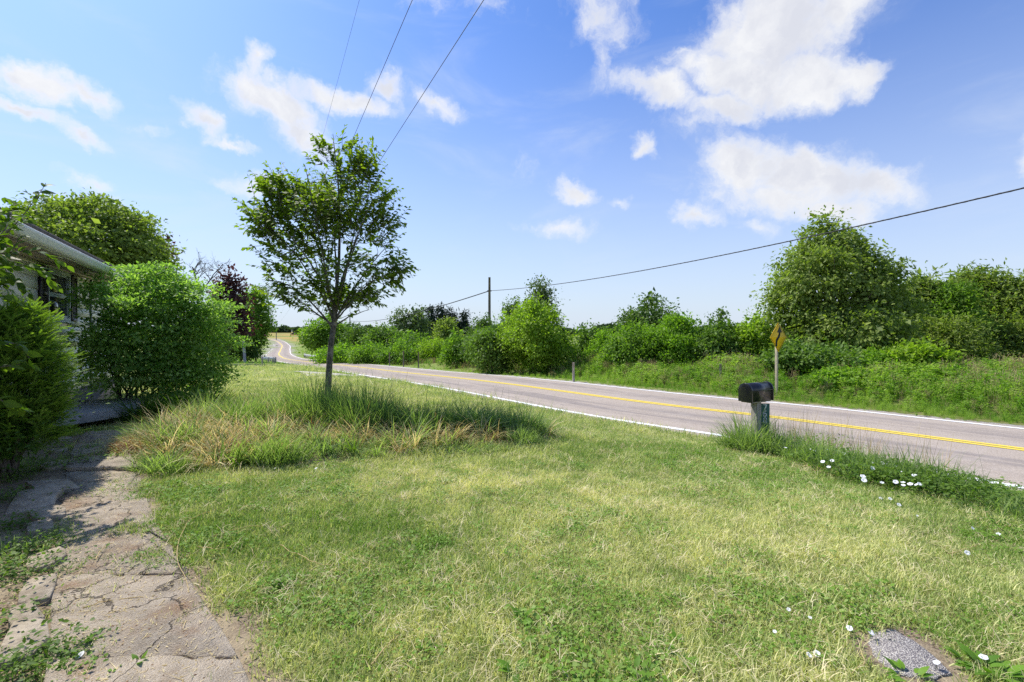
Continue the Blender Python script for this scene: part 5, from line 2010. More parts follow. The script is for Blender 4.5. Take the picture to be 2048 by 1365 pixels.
# lawn tufts
tufts = []
for k in range(8):
    n = 34
    b = np.c_[rng.normal(0, .045, (n, 2)), np.full(n, -.008)]
    ty = k % 4
    L = rng.uniform(.022, .055, n) * (1.25 if ty == 3 else 1)
    V, Q, tn = blades(b, rng.uniform(0, 6.28, n), L, rng.uniform(.25, 1.15, n), rng.uniform(.0028, .0052, n), rng.random(n) ** 1.2, 2, .7)
    tufts.append(mesh_np("tuft", V, Q, tn, mats=[L_LAWN]))
# clover and small leaves
for k in range(3):
    n = 26
    b = np.c_[rng.normal(0, .05, (n, 2)), rng.uniform(.012, .04, n)]
    V, T, tn = leaves(b, rng.normal(0, 1, (n, 3)) * [1, 1, .3], np.c_[rng.normal(0, .3, (n, 2)), np.ones(n)], rng.uniform(.012, .022, n), .9, .05, rng.random(n) * .35)
    tufts.append(mesh_np("clover", V, T, tn, mats=[L_LAWN]))
L_THATCH = leafmat("thatch", (.46, .38, .18), (.82, .73, .46), .3, .6, .2, (1.1, 1.05, .85), inst=True)
for k in range(3):
    n = 12
    b = np.c_[rng.normal(0, .05, (n, 2)), rng.uniform(.01, .03, n)]
    V, Q, tn = blades(b, rng.uniform(0, 6.28, n), rng.uniform(.03, .085, n), rng.uniform(1.3, 2.4, n), rng.uniform(.0018, .0036, n), rng.random(n), 2, .25)
    tufts.append(mesh_np("thatch", V, Q, tn, mats=[L_THATCH]))
TC = proto_coll("lawn_tuft", tufts)


def wedge(n_per, r0, r1, half=1.02, ymin=-.6):
    area = half * (r1 * r1 - r0 * r0)
    n = int(area * n_per)
    rr = np.sqrt(rng.uniform(r0 * r0, r1 * r1, n))
    th = rng.uniform(-half, half, n)
    return rr * np.sin(th), rr * np.cos(th)


PX, PY, PS = [], [], []
for (den, r0, r1, s) in ((820, .9, 3.6, 1.0), (560, 3.6, 6.0, 1.05), (300, 6.0, 9.5, 1.25), (130, 9.5, 14, 1.6), (34, 14, 24, 2.3), (7, 24, 50, 3.4)):
    x, y = wedge(den, r0, r1)
    PX.append(x)
    PY.append(y)
    PS.append(np.full(len(x), s))
x, y, s = map(np.concatenate, (PX, PY, PS))
d = roadd(x, y)
e = d - HW - .42 - (vnoise(x, y, 1.7, 8) - .5) * .35
ok = (e > 0) & ((x - WC[0]) * WN[0] + (y - WC[1]) * WN[1] > .05)
ok &= ~inpoly(x, y, SLAB)
sm = soilmask(x, y)
ok &= rng.random(len(x)) > sm * 1.05
drv = np.hypot(x[:, None] - Pc[None, ::2, 0], y[:, None] - Pc[None, ::2, 1]).min(1) < 1.7
ok &= ~drv
x, y, s, d, e = x[ok], y[ok], s[ok], d[ok], e[ok]
z = gz(x, y, d)
# dryness: mottled, striped by mowing, greener at the left and by the road
t1 = vnoise(x, y, .9, 21)
t2 = vnoise(x, y, 3.1, 22)
t3 = vnoise(x, y, 9., 23)
mow = vnoise((x * .77 + y * .64), (-x * .64 + y * .77) * .15, 1.6, 24)
ctr_dry = np.exp(-(((x - .9) / 2.6) ** 2 + ((y - 4.6) / 2.4) ** 2))
dry = .46 + .34 * (t1 - .5) + .30 * (t2 - .5) + .34 * (t3 - .5) + .20 * (mow - .5) + .15 * ctr_dry
dry -= .22 * np.exp(-((x + 2.0) ** 2 / 1.6 + (y - 3.8) ** 2 / 1.2)) + .30 * np.exp(-e / .5)
dry += .10 * np.clip((y - 9) / 6, 0, 1)
dry = np.clip(dry + rng.normal(0, .1, len(x)), 0, 1)
pick = rng.integers(0, 8, len(x))
clv = (rng.random(len(x)) < np.clip((vnoise(x, y, 1.6, 31) + .5 * vnoise(x, y, 5, 32) - .75) * .7, .02, .22)) & (y < 8)
pick = np.where(clv, rng.integers(8, 11, len(x)), pick)
dry = np.where(clv, dry * .5, dry)
th_ = rng.random(len(x)) < .03 + .10 * dry
pick = np.where(th_, rng.integers(11, 14, len(x)), pick)
hgt = s * rng.uniform(.7, 1.35, len(x)) * (1 + .9 * np.exp(-e / .45)) * (.8 + .5 * t2)
scatter("lawn_grass", np.c_[x, y, z], rng.uniform(0, 6.28, len(x)), hgt, pick, dry, TC, "short mown lawn grass, patchy green and straw coloured", tilt=rng.normal(0, .12, (len(x), 2)))

# verge beyond the road: mown strip, then weeds rising to the hedge
wp = []
for k in range(4):
    n = 60
    b = np.c_[rng.normal(0, .13, (n, 2)), np.full(n, -.02)]
    V, Q, tn = blades(b, rng.uniform(0, 6.28, n), rng.uniform(.5, 1.0, n), rng.uniform(.1, .75, n), rng.uniform(.006, .012, n), rng.random(n), 3, .8)
    wp.append(mesh_np("w", V, Q, tn, mats=[L_VERGE]))
for k in range(5):
    mb = MB()
    for q in range(9):
        bx_, by_ = rng.normal(0, .14, 2)
        h = rng.uniform(.55, 1.0)
        dx, dy = rng.normal(0, .1, 2)
        n = 16
        f = rng.uniform(.15, 1, n)
        P = np.c_[bx_ + dx * f, by_ + dy * f, h * f]
        V, T, tn = leaves(P, np.c_[rng.normal(0, 1, (n, 2)), rng.uniform(-.2, .7, n)], np.c_[rng.normal(0, .3, (n, 2)), np.ones(n)], rng.uniform(.08, .17, n), (.35, .5, .6, .3, .55)[k], .1, rng.random(n))
        mb.add(V, T, tn)
        mb.tube([(bx_, by_, 0), (bx_ + dx, by_ + dy, h)], [.004, .002], 3, cap=False, tone=.3)
    wp.append(mb.mesh("w", L_VERGE))
L_SEED = leafmat("seed_head", (.34, .26, .12), (.56, .46, .26), .3, .6, .2, (1.2, 1.1, .8))
for k in range(2):
    mb = MB()
    n = 26
    b = np.c_[rng.normal(0, .12, (n, 2)), np.full(n, 0)]
    V, Q, tn = blades(b, rng.uniform(0, 6.28, n), rng.uniform(.8, 1.15, n), rng.uniform(.05, .35, n), .004, rng.random(n), 3, .6)
    mb.add(V, Q, tn)
    tips = V.reshape(n, -1, 3)[:, -1]
    V, T, tn = leaves(np.repeat(tips, 5, 0) - np.tile(np.linspace(0, .12, 5)[:, None] * [0, 0, 1], (n, 1)), rng.normal(0, .5, (n * 5, 3)) + [0, 0, .8], rng.normal(0, 1, (n * 5, 3)), .045, .3, .1)
    mb.add(V, T, tn)
    wp.append(mb.mesh("w", L_SEED))
WC_ = proto_coll("verge_plant", wp)
PX, PY = [], []
i0 = 20
sl_ = np.linalg.norm(np.diff(RC, axis=0), axis=1)
X_, Y_, O_ = [], [], []
for i in range(len(RC) - 1):
    if RC[i, 1] < -3 or RC[i, 1] > 150:
        continue
    D = np.hypot(*RC[i])
    den = 22 if D < 18 else (13 if D < 30 else (4.0 if D < 60 else 1.0))
    wdt = 13.0
    n = rng.poisson(sl_[i] * wdt * den)
    f = rng.random(n)[:, None]
    off = rng.uniform(.42, wdt, n)
    P = RC[i] + (RC[i + 1] - RC[i]) * f - RN[i] * (HW + off)[:, None]
    X_.append(P[:, 0])
    Y_.append(P[:, 1])
    O_.append(off)
x, y, o_ = map(np.concatenate, (X_, Y_, O_))
nz1 = vnoise(x, y, .45, 41)
D = np.hypot(x, y)
hh = np.interp(o_, [.4, .9, 2.0, 3.5, 6, 13], [.10, .17, .26, .5, .82, .9]) * (.65 + .7 * nz1) * rng.uniform(.75, 1.25, len(x))
hh = np.where((D > 30), np.minimum(hh, .55 + 0 * hh), hh)
leafy = (rng.random(len(x)) < np.interp(o_, [0, 1.2, 3, 6], [0, .15, .6, .8]))
pick = np.where(leafy, 4 + (vnoise(x, y, .35, 43) * 7.99).astype(int) % 5, rng.integers(0, 4, len(x)))
sd = (rng.random(len(x)) < .14) & (o_ > 1.2) | ((D > 27) & (D < 60) & (x < 1) & (rng.random(len(x)) < .45) & (o_ > 1.4))
pick = np.where(sd, rng.integers(9, 11, len(x)), pick)
tn = np.clip(.35 + (nz1 - .5) * .7 + rng.normal(0, .15, len(x)) + np.where(D > 30, .15, 0), 0, 1)
z = gz(x, y)
scatter("roadside_weeds", np.c_[x, y, z], rng.uniform(0, 6.28, len(x)), hh, pick, tn, WC_, "green weeds and tall grass on the far verge below the hedge")

# lush strip between lawn and road edge plus sparse far weeds on the left verge
X_, Y_ = [], []
for i in range(len(RC) - 1):
    if RC[i, 1] < 14 or RC[i, 1] > 140:
        continue
    D = np.hypot(*RC[i])
    n = rng.poisson(sl_[i] * 1.1 * (16 if D < 30 else 5))
    P = RC[i] + (RC[i + 1] - RC[i]) * rng.random(n)[:, None] + RN[i] * (HW + rng.uniform(.5, 1.7 if D < 50 else 8, n))[:, None]
    X_.append(P[:, 0])
    Y_.append(P[:, 1])
x, y = map(np.concatenate, (X_, Y_))
drv = np.hypot(x[:, None] - Pc[None, ::2, 0], y[:, None] - Pc[None, ::2, 1]).min(1) < 2.2
x, y = x[~drv], y[~drv]
hs_ = rng.uniform(.08, .16, len(x)) * np.where(np.hypot(x, y) > 50, 3, 1)
scatter("verge_grass", np.c_[x, y, gz(x, y)], rng.uniform(0, 6.28, len(x)), hs_, rng.integers(0, 4, len(x)), rng.uniform(0, .4, len(x)), WC_, "lush green grass strip along the near road edge")


# tall grass bed
def clump(name, cx, cy, rx, ry, n, L, lean, w, m, label, rot=0.0, cat="grass clump", az0=None, z=0.0, nseg=4, tone=(0, 1), curl=.6, group="tall grass clumps in the bed", kind=None, stalks=0):
    n = int(n * .72)
    th = rng.uniform(0, 6.28, n)
    rr = rng.random(n) ** .6
    u, v = np.cos(th) * rr * rx, np.sin(th) * rr * ry
    ca, sa = math.cos(rot), math.sin(rot)
    x, y = cx + u * ca - v * sa, cy + u * sa + v * ca
    zz = gz(x, y) - .02 + z
    a = np.where(rng.random(n) < .38, np.arctan2(y - cy, x - cx), rng.uniform(0, 6.28, n)) + rng.normal(0, .5, n)
    if az0 is not None:
        a = az0 + rng.normal(0, .8, n)
    Lf = rng.uniform(L[0] * .8, L[1] * 1.1, n) * (1 - .35 * rr) * (.75 + .5 * vnoise(x, y, 5.0, 55))
    V, Q, tn = blades(np.c_[x, y, zz], a, Lf * (1.3 if kind is None else 1.1), rng.uniform(lean[0], lean[1], n), rng.uniform(w * 1.2, w * 2.8, n), rng.uniform(tone[0], tone[1], n), nseg, curl)
    mb = MB().add(V, Q, tn)
    if stalks:
        k = rng.choice(n, stalks)
        V, Q, tn = blades(np.c_[x[k], y[k], zz[k]], a[k], L[1] * rng.uniform(1.15, 1.75, stalks), rng.uniform(.1, .5, stalks), .0055, rng.uniform(0, .6, stalks), 5, .9)
        mb.add(V, Q, tn)
    o = mb.obj(name, m, origin=(cx, cy, g1(cx, cy)))
    return tag(o, label, cat if kind is None else None, group if kind is None else None, kind)


GC = "tall_grass_clump"
clump(GC, -3.35, 7.75, .75, .55, 2900, (.35, .75), (.1, .8), .0065, L_TALLG, "bluish green upright grass clump around the foot of the young tree", stalks=60)
clump(GC, -2.35, 7.3, .62, .5, 2500, (.35, .72), (.15, .9), .0065, L_TALLG, "tall shade toned grass clump right of the young tree with arching stalks", stalks=80, tone=(0, .6))  # young tree's shade put into the dark blade tones of the right-hand clumps
clump(GC, -1.45, 7.3, .62, .42, 2300, (.28, .58), (.3, 1.1), .0065, L_TALLG, "dense shade toned grass clump in the middle of the right half of the bed", stalks=50, tone=(0, .55))
clump(GC, -.6, 7.45, .6, .4, 2200, (.28, .58), (.4, 1.2), .0065, L_TALLG, "shade toned drooping grass clump near the right end of the bed", stalks=46, tone=(0, .6))
clump(GC, .1, 7.6, .48, .34, 1500, (.28, .55), (.4, 1.2), .0065, L_TALLG, "rightmost drooping grass clump at the end of the bed", stalks=30, tone=(0, .6))
clump(GC, .12, 6.95, .28, .24, 1000, (.18, .32), (.2, .9), .005, L_TALLG, "small rounded green tuft before the right end of the bed", tone=(.5, 1))
clump(GC, -4.25, 7.3, .42, .38, 1900, (.32, .6), (.3, 1.0), .0065, L_TALLG, "dark green mounded clump in the straw left of the tree", tone=(.1, .8), stalks=16)
clump(GC, -3.0, 5.75, .42, .28, 1300, (.2, .42), (.4, 1.2), .0055, L_TALLG, "low green drooping tuft at the front edge of the bed", tone=(.2, .9), az0=-.6)
clump(GC, -5.3, 7.9, .45, .45, 1200, (.3, .55), (.3, 1.1), .007, L_TALLG, "green clump by the corner of the porch slab", tone=(.2, 1), stalks=20)
clump(GC, -4.55, 6.2, .34, .3, 800, (.2, .42), (.4, 1.2), .006, L_TALLG, "green tuft in straw beside the path", tone=(.1, .8), stalks=8)
clump(GC, -5.25, 6.7, .36, .34, 1100, (.22, .46), (.5, 1.3), .006, L_TALLG, "dark tuft hanging over the shaded path", tone=(0, .6), az0=3.6)
clump(GC, -4.15, 5.45, .36, .22, 900, (.15, .34), (.5, 1.3), .005, L_TALLG, "low tuft at the path corner of the bed", tone=(.2, 1))
clump(GC, -4.9, 9.3, .9, .45, 1900, (.3, .6), (.3, 1.1), .008, L_TALLG, "pale green grass clump behind the bed near the bush shadow", tone=(.6, 1))
clump(GC, -6.3, 8.9, .6, .42, 520, (.5, .85), (.5, 1.15), .026, L_WEED, "arching strap leaved daylily clump in front of the big bush", nseg=6, tone=(0, .8))
clump(GC, -6.85, 8.55, .35, .3, 260, (.4, .7), (.5, 1.15), .022, L_WEED, "strap leaved clump at the edge of the porch slab", nseg=6, tone=(0, .6))
S_ = dict(kind="stuff", nseg=3)
clump("straw_litter", -4.55, 6.9, 1.05, .95, 4200, (.2, .5), (.8, 1.8), .006, L_STRAW, "tangled pale straw over the left part of the bed", curl=.6, **S_)
clump("straw_litter", -4.0, 6.2, 1.1, .6, 1800, (.2, .42), (.9, 1.8), .006, L_STRAW, "pale bent stalks at the front left of the bed", curl=.6, **S_)
clump("straw_litter", -4.2, 6.5, 1.2, .9, 1900, (.15, .42), (.6, 1.6), .005, L_TALLG, "flattened green stalks mixed in the straw", curl=.6, tone=(.5, 1), **S_)
clump("straw_litter", -4.3, 8.1, 1.1, .8, 3000, (.3, .6), (.3, 1.3), .006, L_STRAW, "standing yellow straw behind the left part of the bed", curl=.6, **S_)
clump("straw_litter", -4.1, 8.2, 1.1, .7, 2000, (.3, .6), (.3, 1.3), .006, L_TALLG, "yellow green grass among the standing straw", curl=.6, tone=(.7, 1), **S_)
clump("straw_litter", -1.8, 6.7, 2.1, .34, 3400, (.15, .38), (.8, 1.8), .006, L_STRAW, "pale straw lying along the front of the bed", curl=.6, rot=.16, **S_)
clump("straw_litter", -1.9, 6.35, 2.1, .42, 4200, (.10, .3), (.6, 1.6), .005, L_TALLG, "matted low green growth along the front of the bed", curl=.6, tone=(.5, 1), rot=.16, **S_)
clump("dead_growth", -4.95, 7.25, .36, .45, 1400, (.2, .5), (.4, 1.4), .006, L_RUST, "rust brown dead growth in the straw", curl=.6, **S_)
clump("dead_growth", -4.95, 6.2, .45, .3, 900, (.15, .36), (.6, 1.6), .006, L_RUST, "brown dead stalks beside the path", curl=.6, **S_)
clump("dead_growth", -.3, 7.05, .42, .2, 800, (.15, .36), (.5, 1.5), .006, L_RUST, "brown dead thatch under the right clumps", curl=.6, **S_)
clump("dead_growth", -3.0, 7.0, .8, .2, 1000, (.12, .34), (.5, 1.5), .006, L_RUST, "brown dead thatch under the tree clump", curl=.6, **S_)


def tufts_stuff(name, label, poly, n, m, L, lean, w, per=34, tone=(0, 1), seed=0, wt=None):
    q = np.random.default_rng(seed)
    lo, hi = poly.min(0), poly.max(0)
    C_ = []
    while len(C_) < n:
        c = q.uniform(lo, hi)
        if inpoly(np.array([c[0]]), np.array([c[1]]), poly)[0] and (wt is None or q.random() < wt(c)):
            C_.append(c)
    C_ = np.repeat(np.array(C_), per, 0)
    sc = np.repeat(q.uniform(.55, 1.25, n), per)
    az1 = np.repeat(q.uniform(0, 6.28, n), per)
    a = np.where(q.random(len(C_)) < .5, az1 + q.normal(0, .6, len(C_)), q.uniform(0, 6.28, len(C_)))
    P = C_ + np.stack([np.cos(a), np.sin(a)], 1) * q.random((len(C_), 1)) * .05
    tb = np.repeat(q.uniform(tone[0], tone[1], n), per)
    V, Q, tn = blades(np.c_[P, gz(P[:, 0], P[:, 1]) - .01], a, q.uniform(L[0], L[1], len(P)) * sc, q.uniform(lean[0], lean[1], len(P)), q.uniform(w * .7, w * 1.5, len(P)), np.clip(tb + q.normal(0, .18, len(P)), 0, 1), 4, .8)
    return tag(MB().add(V, Q, tn).obj(name, m, origin=(*poly.mean(0), g1(*poly.mean(0)))), label, None, None, "stuff")


tufts_stuff("bed_tufts", "mixed pale and dark green tufts all over the bed", BED2, 190, L_TALLG, (.22, .66), (.35, 1.5), .012, tone=(.2, 1), seed=61, per=26)
tufts_stuff("straw_tufts", "bleached straw tufts and bent stalks through the bed", BED2, 330, L_STRAW, (.22, .62), (.5, 1.8), .011, seed=62, wt=lambda c: 1.0 if c[0] < -3.3 else .22)
tufts_stuff("lush_tufts", "bright leaning grass tufts along the back of the bed", BED2, 110, L_WEED, (.2, .5), (.5, 1.3), .017, per=16, seed=63, wt=lambda c: 1.0 if c[1] > 7.2 else .2)
# near-side strip by the mailbox
G5 = "grass clumps along the near road edge"
for k, (px, py, rx, ry, n, L, lab, tn_r, st, mm) in enumerate([
        (1500, 905, .42, .3, 1500, (.25, .55), "tall grass clump around the foot of the mailbox post", (.2, 1), 26, L_TALLG),
        (1560, 912, .5, .4, 1500, (.2, .42), "green grass clump right of the mailbox post", (.3, 1), 20, L_TALLG),
        (1640, 932, .5, .42, 1500, (.18, .38), "drooping grass clump with seed heads past the mailbox", (.3, 1), 18, L_TALLG),
        (1720, 955, .5, .44, 1500, (.16, .34), "leafy green clump with white flowers, middle of the roadside strip", (.1, .8), 16, L_TALLG),
        (1800, 968, .5, .44, 1500, (.18, .38), "tall green clump with white flowers by the road edge", (.1, .8), 18, L_TALLG),
        (1880, 985, .45, .4, 1300, (.18, .38), "arching dark green clump before the white line", (0, .6), 12, L_TALLG),
        (1960, 1005, .4, .3, 1000, (.12, .26), "low leafy green clump at the end of the roadside strip", (.2, .9), 6, L_TALLG),
        (2040, 1035, .4, .3, 900, (.10, .22), "low green clump cut by the right edge of the photo", (.2, .9), 4, L_TALLG)]):
    p = gp(px, py)
    clump("roadside_grass_clump", p[0], p[1], rx * 1.05, ry * 1.15, n, (L[0] * 1.15, L[1] * 1.2), (.25, 1.3), .0065, mm, lab, rot=-.85, tone=tn_r, group=G5, stalks=st)
p = gp(1475, 893)
for k, (px, py, n) in enumerate(((1600, 905, 200), (1690, 925, 220), (1500, 895, 80), (1840, 950, 60))):
    p = gp(px, py)
    o = clump("seed_stalks", p[0], p[1], .55, .28, n, (.5, .95), (.05, .5), .003, L_SEED, "thin dry seed stalks standing in the roadside clumps", kind="stuff", rot=-.85, nseg=4)
clump("seed_stalks", *gp(1660, 950)[:2], .5, .16, 600, (.08, .26), (.8, 1.6), .006, L_STRAW, "pale drooping seed heads at the lawn side of the strip", kind="stuff", rot=-.85)


def leafy_patch(name, pts, n, L, h, m, label, wr=.7, spread=.25):
    P = []
    for (x, y, s) in pts:
        k = int(n * s)
        q = np.c_[rng.normal(0, spread, (k, 2)) + [x, y], np.zeros(k)]
        q[:, 2] = gz(q[:, 0], q[:, 1]) + rng.random(k) ** 1.5 * h
        P.append(q)
    P = np.vstack(P)
    k = len(P)
    V, T, tn = leaves(P, rng.normal(0, 1, (k, 3)) * [1, 1, .35], np.c_[rng.normal(0, .4, (k, 2)), np.ones(k)], rng.uniform(L * .5, L * 1.1, k), wr, .08)
    o = link_mesh(name, mesh_np(name, V, T, tn, mats=[m]))
    return tag(o, label, None, None, "stuff")


pts = [(*gp(a, b)[:2], s) for a, b, s in ((1600, 905, 1), (1660, 925, 1), (1720, 945, 1.3), (1780, 960, 1.3), (1840, 970, 1.3), (1900, 985, 1.2), (1960, 1000, 1.2), (2010, 1020, 1), (1640, 900, .7), (1640, 938, 1), (1700, 950, 1), (1740, 968, 1.1), (1790, 975, 1), (1835, 985, .9), (1670, 930, .8), (1900, 1005, .7))]
leafy_patch("bindweed_leaves", pts, 620, .055, .27, L_WEED, "creeping bindweed leaves among the roadside clumps")
pts = [(*gp(a, b)[:2], s) for a, b, s in ((1440, 888, .35), (1990, 1030, 1), (2040, 1060, .8))]
leafy_patch("low_weeds", pts, 420, .035, .07, L_WEED, "small creeping weeds at the gravel edge")
pts = [(*gp(a, b)[:2], s) for a, b, s in ((20, 1060, 1.2), (60, 1110, 1.1), (90, 1090, .5), (15, 1150, 1.2), (70, 1160, .7), (20, 1250, .6), (100, 1330, .8), (30, 1345, .8), (105, 1300, .25),
                                        (30, 960, 1.2), (90, 940, 1), (60, 900, 1.1), (120, 900, .6), (20, 1000, 1), (130, 1130, .1), (120, 995, .12))]
leafy_patch("bed_weeds", pts, 330, .034, .11, L_WEED, "small leafy weeds in the bed left of the path", .6, .10)
# grassy bits in the left bed and path joints
for k, (px, py, rx, ry, n, L) in enumerate(((60, 930, .9, .35, 900, (.06, .2)), (40, 1100, .35, .3, 420, (.05, .16)), (110, 1160, .1, .3, 160, (.04, .1)), (235, 1120, .28, .04, 190, (.03, .08)), (30, 1340, .3, .12, 200, (.05, .12)),
                                            (190, 905, .12, .5, 160, (.04, .12)), (350, 1130, .12, .1, 160, (.03, .07)))):
    p = gp(px, py)
    clump("bed_grass", p[0], p[1], rx, ry, n, L, (.3, 1.2), .004, L_TALLG, "thin grass growing between the flat stones and the path", kind="stuff", nseg=3, tone=(.1, .9))
# litter: bits of straw, twigs and leaf crumbs on path and bed
n = 5200
t_ = rng.random(n)
i_ = (t_ * (len(PL) - 1)).astype(int)
f_ = rng.random(n) * 1.45 - .42
xy = PL[i_] + (PR[i_] - PL[i_]) * f_[:, None] + rng.normal(0, .03, (n, 2))
b = np.c_[xy, gz(xy[:, 0], xy[:, 1]) + np.where((f_ > 0) & (f_ < 1), .034, .014)]
V, Q, tn = blades(b, rng.uniform(0, 6.28, n), rng.uniform(.008, .035, n) * (1 + 2.2 * (rng.random(n) < .05)), 1.48 / .55 * rng.uniform(.97, 1.03, n), rng.uniform(.002, .006, n), rng.random(n), 2, 0.0)
tag(MB().add(V, Q, tn).obj("path_litter", L_STRAW), "bits of dry straw and leaf crumbs scattered on the path", None, None, "stuff")
n2 = 1500
k_ = rng.choice(n, n2)
b2 = b[k_] + np.c_[rng.normal(0, .05, (n2, 2)), np.zeros(n2)]
V, T, tn = leaves(b2, np.c_[rng.normal(0, 1, (n2, 2)), rng.normal(0, .15, n2)], np.c_[rng.normal(0, .25, (n2, 2)), np.ones(n2)], rng.uniform(.006, .018, n2), .5, .12)
tag(link_mesh("dead_leaf_litter", mesh_np("dead_leaf_litter", V, T, tn, mats=[L_RUST])), "brown dead leaf crumbs on the path edges", None, None, "stuff")
# small loose stones along the path edge
mb = MB()
for k in range(260):
    j = rng.integers(len(PL))
    f = rng.choice([rng.uniform(-.3, .02), rng.uniform(.96, 1.18)])
    c = PL[j] + (PR[j] - PL[j]) * f
    s = rng.uniform(.003, .010)
    mb.box((c[0], c[1], g1(*c) + s * .3), (s * 2, s * 1.5, s), rot=rng.uniform(0, 3), taper=.6)
tag(mb.obj("pebbles", STONE), "small loose stones along the edges of the path", None, None, "stuff")

# long dead stalks lying on the lawn
ST = [([(560, 1100), (600, 1122), (635, 1138), (662, 1141)], "long pale stalk lying in the middle left of the lawn"), ([(578, 984), (620, 990), (660, 995)], "pale stalk on the lawn just in front of the bed"),
      ([(395, 1103), (432, 1108), (460, 1104)], "short pale stalk lying left of the long stalk"), ([(375, 1052), (358, 1090), (355, 1130), (372, 1170), (378, 1195)], "bent green stalk lying over the edge of the path"),
      ([(375, 1050), (420, 1030), (465, 1018)], "thin straw arching over the grass by the path"), ([(425, 1082), (480, 1065), (540, 1057)], "thin straw lying across the left of the lawn"),
      ([(165, 1228), (230, 1212), (308, 1204)], "straight pale straw lying across the path slab"), ([(742, 1343), (775, 1305), (805, 1280)], "thin dead stalk near the bottom of the lawn"),
      ([(1722, 1315), (1728, 1340), (1700, 1362)], "curved dead stem beside the speckled slab"), ([(1895, 1118), (1940, 1104), (1960, 1096)], "pale straw near the right edge of the lawn"),
      ([(192, 1128), (205, 1108), (230, 1092)], "short straw standing on the path joint"), ([(415, 968), (435, 985), (470, 992)], "pale straw sticking out of the front of the bed")]
for pts, lab in ST:
    P = catmull([gp(*p_) + np.array([0, 0, .035]) for p_ in pts], 6)
    P[:, 2] += rng.normal(0, .004, len(P))
    w = np.linspace(.0035, .0016, len(P))
    MB().tube(P, w, 5).obj("dead_stalk", L_STRAW, label=lab, cat="stalk", group="dead stalks lying about", origin=P[0])

# ------------------------------------------------------------------ bindweed flowers
PETAL = mat("white_petal", lambda t: (lambda p, tr: t.add("ShaderNodeMixShader", {0: .3, 1: p, 2: tr.outputs[0]}).outputs[0])(
    bsdf(t, (.86, .86, .87), .6, .3), t.add("ShaderNodeBsdfTranslucent", {"Color": (.8, .8, .8, 1)})))
n_ = 15
th = np.linspace(0, 2 * np.pi, n_, endpoint=False)
fr_ = [(0.0, -.55), (.12, -.3), (.42, -.05), (.8, .04), (1.0, .0)]
V = [(0, 0, -.55)]
for (rr_, zz_) in fr_[1:]:
    for t_ in th:
        k2 = rr_ * (1 + (.07 * math.cos(5 * t_) if rr_ > .7 else 0))
        V.append((k2 * math.cos(t_), k2 * math.sin(t_), zz_ + (.07 * math.cos(5 * t_) if rr_ == 1.0 else 0)))
mbf = MB()
Fq = []
for ring in range(len(fr_) - 2):
    for i in range(n_):
        a = 1 + ring * n_ + i
        b_ = 1 + ring * n_ + (i + 1) % n_
        Fq.append([a, b_, b_ + n_, a + n_])
mbf.add(V, Fq)
mbf.T.append(np.array([[0, 1 + (i + 1) % n_, 1 + i] for i in range(n_)]))
FLM = mbf.mesh("flower", PETAL, True)


def gph(px, py, h):
    a = (px - 1024) / F_PX
    D = 5.0
    for _ in range(60):
        z = g1(a * D, D) + h
        D += (F_PX * (CAMZ - z) / (py - HZ) - D) * .5
    return np.array([a * D, D, g1(a * D, D) + h])


z6 = lambda x, y: (1350 + x * .3408, 720 + y * .3408)
z8 = lambda x, y: (1500 + x * .2676, 1080 + y * .2676)
clf = [z6(*q) for q in ((793, 525), (820, 532), (900, 527), (945, 530), (965, 535), (867, 597), (922, 591), (902, 628), (1155, 603), (1160, 636), (1222, 610), (1295, 622), (1325, 655), (1405, 677), (1103, 683),
                        (1110, 706), (1215, 720), (1295, 716), (1338, 718), (1340, 735), (1380, 728), (1415, 732), (1435, 728), (990, 550), (1018, 527), (1215, 600), (650, 515), (1240, 612))]
bw_ = gp(1760, 955)
bind = empty("bindweed", tuple(bw_), "trailing bindweed with many open white flowers in the roadside strip", "flowering plant")
for (px, py) in clf:
    p = gph(px, py, .22)
    s = rng.uniform(.017, .027)
    link_mesh("flower", FLM, bind, loc=Vector(p - bw_), rot=(rng.normal(.35, .25), rng.normal(-.2, .25), rng.uniform(-.6, .6)), scale=(s, s, s))
LF = [(z6(1208, 812), "pair of small white flowers at the foot of the roadside strip"), (z6(1263, 815), "small white flower right of the pair under the roadside strip"), (z6(1315, 850), "white flower in the lawn below the roadside strip"),
      (z6(1422, 915), "faint white flower in the lawn left of the large right edge flower"), (z6(1900, 1023), "large white flower alone in the lawn near the right edge"), (z6(1750, 990), "small white flower in shadowed grass at the right"),
      (z8(742, 660), "open white flower at the upper left tip of the speckled slab"), (z8(905, 690), "open white flower at the top edge of the speckled slab"), (z8(500, 850), "large white flower left of the speckled slab"),
      (z8(445, 860), "smaller white flower touching the large one left of the slab"), (z8(1745, 875), "white flower at the far right of the speckled slab"), (z8(1395, 915), "white flower at the lower right edge of the speckled slab"),
      (z8(1625, 97), "white flower beside a pale straw at the right of the lawn"), (z8(185, 685), "tiny white clover flower far left of the slab"), (z8(290, 520), "tiny white clover flower upper left of the slab"),
      ((632, 937), "small white flower at the front of the grass bed, right of two"), ((550, 937), "small white flower at the front of the grass bed, left of two"), ((160, 1310), "white flower among weeds at the bottom left corner"),
      ((1620, 1235), "tiny white clover flower above the speckled slab")]
STEMM = leafmat("flower_stem", (.06, .12, .02), (.1, .16, .03), .2)
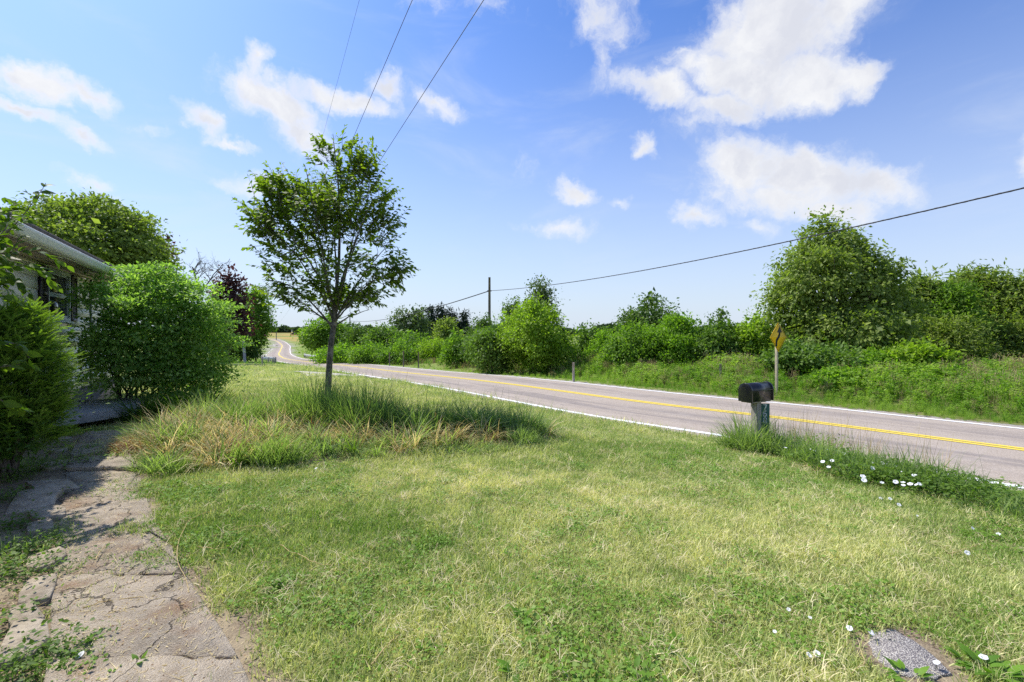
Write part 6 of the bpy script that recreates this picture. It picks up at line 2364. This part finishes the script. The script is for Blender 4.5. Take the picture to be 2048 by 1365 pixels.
for (px, py), lab in LF:
    p = gph(px, py, .045)
    o = empty("white_flower", (p[0], p[1], p[2] - .045), lab, "flower", "white flowers in the lawn")
    s = rng.uniform(.014, .020) * (.6 if "tiny" in lab or "faint" in lab else 1)
    link_mesh("bloom", FLM, o, loc=(0, 0, .045), rot=(rng.normal(.4, .2), rng.normal(-.25, .2), rng.uniform(-.6, .6)), scale=(s, s, s))
    link_mesh("stem", MB().tube([(0, .004, -.005), (0, .002, .02), (0, 0, .034)], .0014, 4).mesh("stem", STEMM), o)

# broad leaved weeds in the lawn
L_BROAD = leafmat("broad_leaf", (.08, .18, .018), (.18, .32, .035), .4, .4, .4)
UB = leaf_unit(wr=.42, nseg=5, curl=.35)
WEEDS = [((1042, 1245), 9, .085, "bright broad leaved weed in the lawn, upper of two left of centre bottom"), ((1030, 1352), 9, .085, "bright broad leaved weed at the bottom edge below the other one"), ((1268, 1352), 8, .07, "broad leaved weed at the bottom right of centre"),
         ((1296, 1348), 6, .055, "smaller weed touching the one at the bottom right of centre"), ((1192, 1102), 7, .05, "dark small weed in the middle of the lawn"), ((852, 1305), 6, .05, "small weed near the bottom left of the lawn"),
         ((955, 1052), 6, .045, "tiny weed in the upper middle lawn"), ((1352, 1290), 7, .05, "small weed between the bottom weeds and the speckled slab"), ((1372, 1330), 6, .06, "upright leaf weed right of the bottom middle"),
         ((1820, 1362), 16, .07, "lush bright weed growing over the lower edge of the speckled slab"), ((1985, 1350), 18, .10, "large feathery bright weed in the bottom right corner"), ((1950, 1335), 14, .075, "bright weed left of the one in the bottom right corner"),
         ((140, 1310), 12, .06, "leafy weed with the white flower at the bottom left"), ((185, 1290), 5, .05, "small weed on the edge of the path slab"), ((278, 1335), 6, .05, "little upright weed on the lowest path slab"), ((2040, 950), 1, .01, "")]
for (px, py), n, L, lab in WEEDS:
    if not lab:
        continue
    p = gp(px, py)
    root = empty("broadleaf_weed", tuple(p), lab, "weed", "broad leaved weeds in the lawn")
    a = np.arange(n) * 2.4 + rng.uniform(0, 1, n)
    el2_ = rng.uniform(.25, 1.1, n)
    A = np.c_[np.cos(a) * np.cos(el2_), np.sin(a) * np.cos(el2_), np.sin(el2_)]
    N = np.c_[-np.cos(a) * np.sin(el2_), -np.sin(a) * np.sin(el2_), np.cos(el2_)]
    base_ = np.c_[np.cos(a), np.sin(a), np.zeros(n)] * .012 * (1 + (n > 10) * 3) + [0, 0, .02]
    leaf_objects(root, base_, A, N, L * rng.uniform(.7, 1.15, n), L_BROAD, rng.random(n), UB)

bpy.context.view_layer.update()
